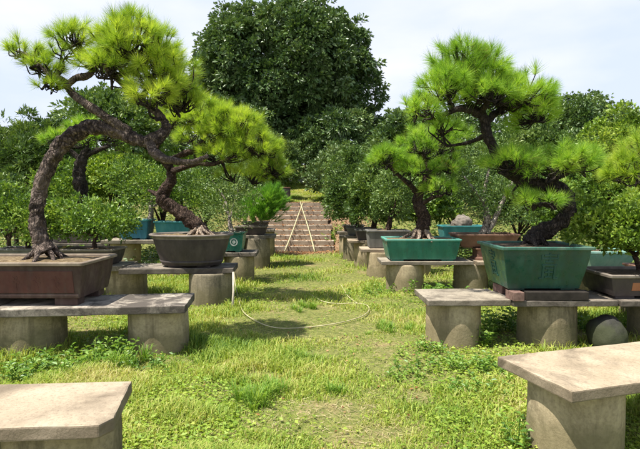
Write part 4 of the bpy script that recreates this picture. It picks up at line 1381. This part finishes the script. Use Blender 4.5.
T = np.concatenate([b + np.array([[0, 1, 2]]), b + np.array([[0, 2, 3]]), b + np.array([[3, 2, 4]])])
o = from_arrays('grass', V, T, M['grass']); o['kind'] = 'stuff'
tag(o, 'short patchy yellow green grass between the benches', 'grass')

# straw: dry blades lying flat
x, y = scatter(60000, 2.0, 12, 1.6)
keep = free(x, y) & (R.random(len(x)) < .45 + .55 * bare(x, y))
x, y = x[keep], y[keep]; n = len(x)
a = R.random(n) * 2 * PI
L = .03 + .06 * R.random(n)
p0 = np.stack([x, y, terrain(x, y) + .004 + .012 * R.random(n)], 1)
dr = np.stack([np.cos(a), np.sin(a), .12 * R.normal(size=n)], 1); sd = np.stack([-np.sin(a), np.cos(a), .3 * R.normal(size=n)], 1) * .0018
V = np.stack([p0 - sd, p0 + sd, p0 + dr * L[:, None]], 1).reshape(-1, 3)
o = from_arrays('straw', V, np.arange(3 * n).reshape(-1, 3), M['straw']); o['kind'] = 'stuff'
tag(o, 'dry straw lying between the grass blades', 'straw')
# crumbs of soil on the bare patches
x, y = scatter(26000, 2.0, 9, 1.6)
keep = free(x, y) & (R.random(len(x)) < bare(x, y) * 1.2)
x, y = x[keep], y[keep]; n = len(x)
c0 = np.stack([x, y, terrain(x, y)], 1); rr = (.003 + .009 * R.random(n) ** 3)[:, None, None]
tet = np.array([[1, 0, -.3], [-.5, .87, -.3], [-.5, -.87, -.3], [0, 0, .9]])
V = (c0[:, None, :] + (tet[None] + .35 * R.normal(size=(n, 4, 3))) * rr).reshape(-1, 3)
b = np.arange(n)[:, None] * 4
T = np.concatenate([b + np.array([q]) for q in ([0, 1, 3], [1, 2, 3], [2, 0, 3])])
o = from_arrays('soil_crumbs', V, T, M['crumb']); o['kind'] = 'stuff'
tag(o, 'crumbs of dry soil on the bare patches', 'soil')

# undergrowth behind the rows
x = (R.random(90000) * 2 - 1) * 14; y = 9.5 + R.random(90000) * 14
keep = free(x, y) & (np.abs(x - path_x(y)) > 1.9 + .25 * np.clip(y - 15, 0, 9)) & ((y > 11.2) | (np.abs(x - path_x(y)) > 3.2))
x, y = x[keep], y[keep]; n = len(x)
hz = np.abs(R.normal(size=n)) * .22 * (1 + .5 * field(x, y, .8, 5)).clip(.1, 2)
a = R.random(n) * 2 * PI
L = (.06 + .07 * R.random(n))
V, T = leaves(np.stack([x, y, terrain(x, y) + hz], 1), np.stack([np.cos(a), np.sin(a), .5 * R.random(n)], 1), L, L * .45, .2, .2)
o = from_arrays('undergrowth', V, T, M['leaf_mid']); o['kind'] = 'stuff'
tag(o, 'low leafy undergrowth behind the rows of benches', 'undergrowth')

# small flat leaves of lawn weeds
x, y = scatter(135000, 2.0, 15, 1.7)
f2 = field(x, y, 1.8, 9)
keep = free(x, y) & (R.random(len(x)) > bare(x, y) * 1.4) & (R.random(len(x)) < np.clip(.35 + .6 * f2 + .14 * np.clip(x - .3, -1, 1), .05, 1))
x, y = x[keep], y[keep]
n = len(x)
a = R.random(n) * 2 * PI
hz = .008 + .035 * R.random(n)
pos = np.stack([x, y, terrain(x, y) + hz], 1)
d = np.stack([np.cos(a), np.sin(a), .1 + .5 * R.random(n)], 1)
L = (.011 + .026 * R.random(n) ** 2) * (1 + .05 * y)
V, T = leaves(pos, d, L, L * .62, .15, .2)
o = from_arrays('lawn_weeds', V, T, M['clover']); o['kind'] = 'stuff'
tag(o, 'small flat weed leaves mixed through the grass', 'ground cover')

# dead leaves on the bank, the steps and the bare soil
x = path_x(15) + R.normal(size=5200) * 1.25 + .25; y = 13.7 + R.random(5200) * 4.5
k = np.abs(x - path_x(y)) < 1.0
zz = np.where(k & (y > 14.4) & (y < 17.85), np.array([step_z(v) for v in y]), terrain(x, y)) + .012
pos = np.stack([x, y, zz], 1)
x2, y2 = scatter(2600, 2.2, 12, 1.4); kk = free(x2, y2) & (R.random(len(x2)) < .35)
pos = np.concatenate([pos, np.stack([x2[kk], y2[kk], terrain(x2[kk], y2[kk]) + .012], 1)])
n = len(pos); a = R.random(n) * 2 * PI
L = np.where(pos[:, 1] > 13, .07, .035) * (.6 + .7 * R.random(n))
V, T = leaves(pos, np.stack([np.cos(a), np.sin(a), .15 * R.normal(size=n)], 1), L, L * .5, -.05, .2)
o = from_arrays('leaf_litter', V, T, M['dead']); o['kind'] = 'stuff'
tag(o, 'brown dead leaves strewn over the steps and bank', 'leaves')


# upright leafy weeds by the pedestals
def weed(label, px, py, w, n_st, h, ll=.06, xy=None, name='leafy_weed'):
    x0, y0 = xy or ground_pt(px, py, 0.0)
    t = thing(name, label, 'weed', (x0, y0, gz_(x0, y0)), 'leafy weeds round the pedestals')
    mb = MB(); P_, D_ = [], []
    for k in range(n_st):
        bx, by = x0 + R.normal() * w * .45, y0 + R.normal() * w * .3
        hgt = h * (.5 + .6 * R.random())
        top = np.array([bx + R.normal() * .06, by + R.normal() * .06, gz_(bx, by) + hgt])
        b0 = np.array([bx, by, gz_(bx, by) - .01])
        mb.tube([np.array([x0, y0, gz_(x0, y0) - .004]), b0, b0 * .5 + top * .5 + R.normal(size=3) * .01, top], [.004, .004, .0035, .002], 5, False)
        m = int(6 + hgt * 40)
        for q in range(m):
            u = .15 + .85 * q / m
            a = q * 2.4 + k
            P_.append(b0 * (1 - u) + top * u); D_.append((math.cos(a), math.sin(a), .45 + .3 * R.random()))
    mb.build('stem', M['grass_tuft'], t, True)
    L = ll * (.55 + .7 * R.random(len(P_)))
    V, T = leaves(np.array(P_), np.array(D_), L, L * .40, .3, .2)
    from_arrays('foliage', V, T, M['weed'], t)
    return t


weed('leafy weed patch filling the gap between the pedestals of the square pot bench', 505, 330, .32, 26, .26, .075)
weed('leafy weed at the right foot of the left pedestal, green pot bench', 488, 345, .16, 12, .22, .075)
weed('leafy weed patch in the shade left of the dark boulder', 582, 330, .22, 16, .2, .07)
weed('leafy weed patch right of the dark boulder', 632, 335, .2, 14, .18, .07)
weed('small leafy weed left of the pedestal nearest the path, right row', 432, 352, .16, 10, .12, .05)
weed('leafy weed below the bright teal pot between its pedestals', 440, 296, .5, 22, .25, .08)
weed('leafy weed patch between the two pedestals under the red brown pot', 104, 362, .42, 34, .2, .065)
weed('leafy weed strip just behind the near left bench', 40, 372, .5, 44, .15, .065)
weed('leafy weed at the right foot of the pedestal under the grey slab', 150, 368, .24, 14, .15, .05)
weed('leafy weed beside the pedestal of the near right bench', 522, 452, .16, 12, .2, .05)
weed('leafy weeds spilling over the left edge of the steps', 268, 240, .5, 30, .3, .09, (-1.72, 15.3))
weed('leafy weeds at the right edge of the steps by the bank', 334, 240, .4, 26, .3, .09, (.42, 15.4))
weed('lone dark sprig under the red brown pot', 75, 352, .04, 4, .2, .055)
weed('creeping leafy weed on the lawn right of the path', 400, 380, .2, 10, .09, .045)
weed('low leafy weed patch before the near right bench', 470, 395, .3, 18, .11, .05)


weed('pale leafy weeds spreading in front of the green pot bench', 455, 368, .5, 34, .12, .05)
weed('leafy weeds at the path edge beside the grey pot bench', 380, 292, .4, 20, .14, .06)
weed('leafy weeds trailing behind the near right bench', 500, 375, .4, 26, .14, .055)


def grass_tuft(label, px, py, w, n, h):
    x0, y0 = ground_pt(px, py, 0.0)
    nc = max(4, n // 40)
    cx_, cy_ = R.normal(size=nc) * w * .55, R.normal(size=nc) * w * .42
    q = R.integers(0, nc, n)
    ox, oy = cx_[q] + R.normal(size=n) * .022, cy_[q] + R.normal(size=n) * .022
    a = np.arctan2(oy - cy_[q], ox - cx_[q])
    b = np.stack([x0 + ox, y0 + oy, np.full(n, gz_(x0, y0) - .005)], 1)
    h = h * (.45 + .75 * R.random(nc))[q]
    a2 = a + R.normal(size=n) * .7
    H = h * (.45 + .65 * R.random(n)); ln = .25 + .7 * R.random(n)
    d = np.stack([np.cos(a2), np.sin(a2), np.zeros(n)], 1); s = np.stack([-np.sin(a2), np.cos(a2), np.zeros(n)], 1) * .003
    up = np.array([0, 0, 1.0])
    m1 = b + d * (H * ln * .2)[:, None] + up * (H * .5)[:, None]; m2 = b + d * (H * ln * .55)[:, None] + up * (H * .85)[:, None]
    tp = b + d * (H * ln)[:, None] + up * (H * (1 - .2 * ln))[:, None]
    V = np.stack([b - s, b + s, m1 + s, m1 - s, m2 + s * .7, m2 - s * .7, tp], 1).reshape(-1, 3)
    q = np.arange(n)[:, None] * 7
    T = np.concatenate([q + np.array([t]) for t in ([0, 1, 2], [0, 2, 3], [3, 2, 4], [3, 4, 5], [5, 4, 6])])
    o = from_arrays('grass_tuft', V, T, M['grass_tuft'])
    return tag(o, label, 'grass tuft', 'long grass tufts in the lawn')


grass_tuft('largest long grass tuft in the middle of the near lawn', 256, 398, .24, 800, .17)
grass_tuft('small upright grass tuft on the lawn below the hose loop', 336, 395, .05, 160, .12)
grass_tuft('shaded grass tuft in the tree shadow left of the path', 300, 358, .1, 240, .11)
grass_tuft('grass tuft inside the hose loop', 305, 308, .3, 420, .10)
grass_tuft('grass tuft right of the hose loop', 392, 330, .34, 480, .10)
grass_tuft('grass tuft between the pedestals under the grey slab', 115, 366, .22, 500, .14)

# ------------------------------------------------------------------ light
SUN_DIR = np.array([-.36, -.21, .91]); SUN_DIR /= np.linalg.norm(SUN_DIR)
sun = bpy.data.lights.new('sun', 'SUN'); sun.energy = 5.0; sun.angle = math.radians(.5); sun.color = (1.0, .955, .87)
so = bpy.data.objects.new('sun', sun); COL.objects.link(so)
so.rotation_euler = Vector(SUN_DIR).to_track_quat('Z', 'Y').to_euler()
el = math.asin(SUN_DIR[2]); az = math.atan2(SUN_DIR[0], SUN_DIR[1])

w = bpy.data.worlds.new('World'); S.world = w; w.use_nodes = True
nt = w.node_tree; nt.nodes.clear()
out = nt.nodes.new('ShaderNodeOutputWorld'); bg = nt.nodes.new('ShaderNodeBackground')
sky = nt.nodes.new('ShaderNodeTexSky'); sky.sky_type = 'NISHITA'; sky.sun_disc = False
sky.sun_elevation = el; sky.sun_rotation = az; sky.air_density = 1.2; sky.dust_density = 1.5; sky.ozone_density = 1.2
tc = nt.nodes.new('ShaderNodeTexCoord')
sep = nt.nodes.new('ShaderNodeSeparateXYZ'); nt.links.new(tc.outputs['Generated'], sep.inputs[0])
cl = nt.nodes.new('ShaderNodeTexNoise'); cl.inputs['Scale'].default_value = 2.6; cl.inputs['Detail'].default_value = 5
mp = nt.nodes.new('ShaderNodeMapping'); mp.inputs['Scale'].default_value = (1, 1, 2.6)
nt.links.new(tc.outputs['Generated'], mp.inputs[0]); nt.links.new(mp.outputs[0], cl.inputs['Vector'])
veil = ramp(nt, cl.outputs['Fac'], [(.38, (4.75, 5.3, 6.9)), (.64, (6.2, 6.3, 6.9))])
hz = ramp(nt, sep.outputs[2], [(.0, g3(.95)), (.38, g3(.9)), (.52, g3(.15)), (1.0, g3(.0))])
nt.links.new(mixc(nt, hz, sky.outputs[0], veil), bg.inputs[0])
bg.inputs[1].default_value = .1
nt.links.new(bg.outputs[0], out.inputs[0])

S.view_settings.view_transform = 'Standard'
S.view_settings.look = 'None'
S.view_settings.exposure = 0.78
S.view_settings.gamma = 1.0
S.view_settings.use_curve_mapping = False
S.render.engine = 'CYCLES'
S.cycles.max_bounces = 6
S.cycles.diffuse_bounces = 3
S.cycles.transmission_bounces = 4
S.cycles.use_denoising = True
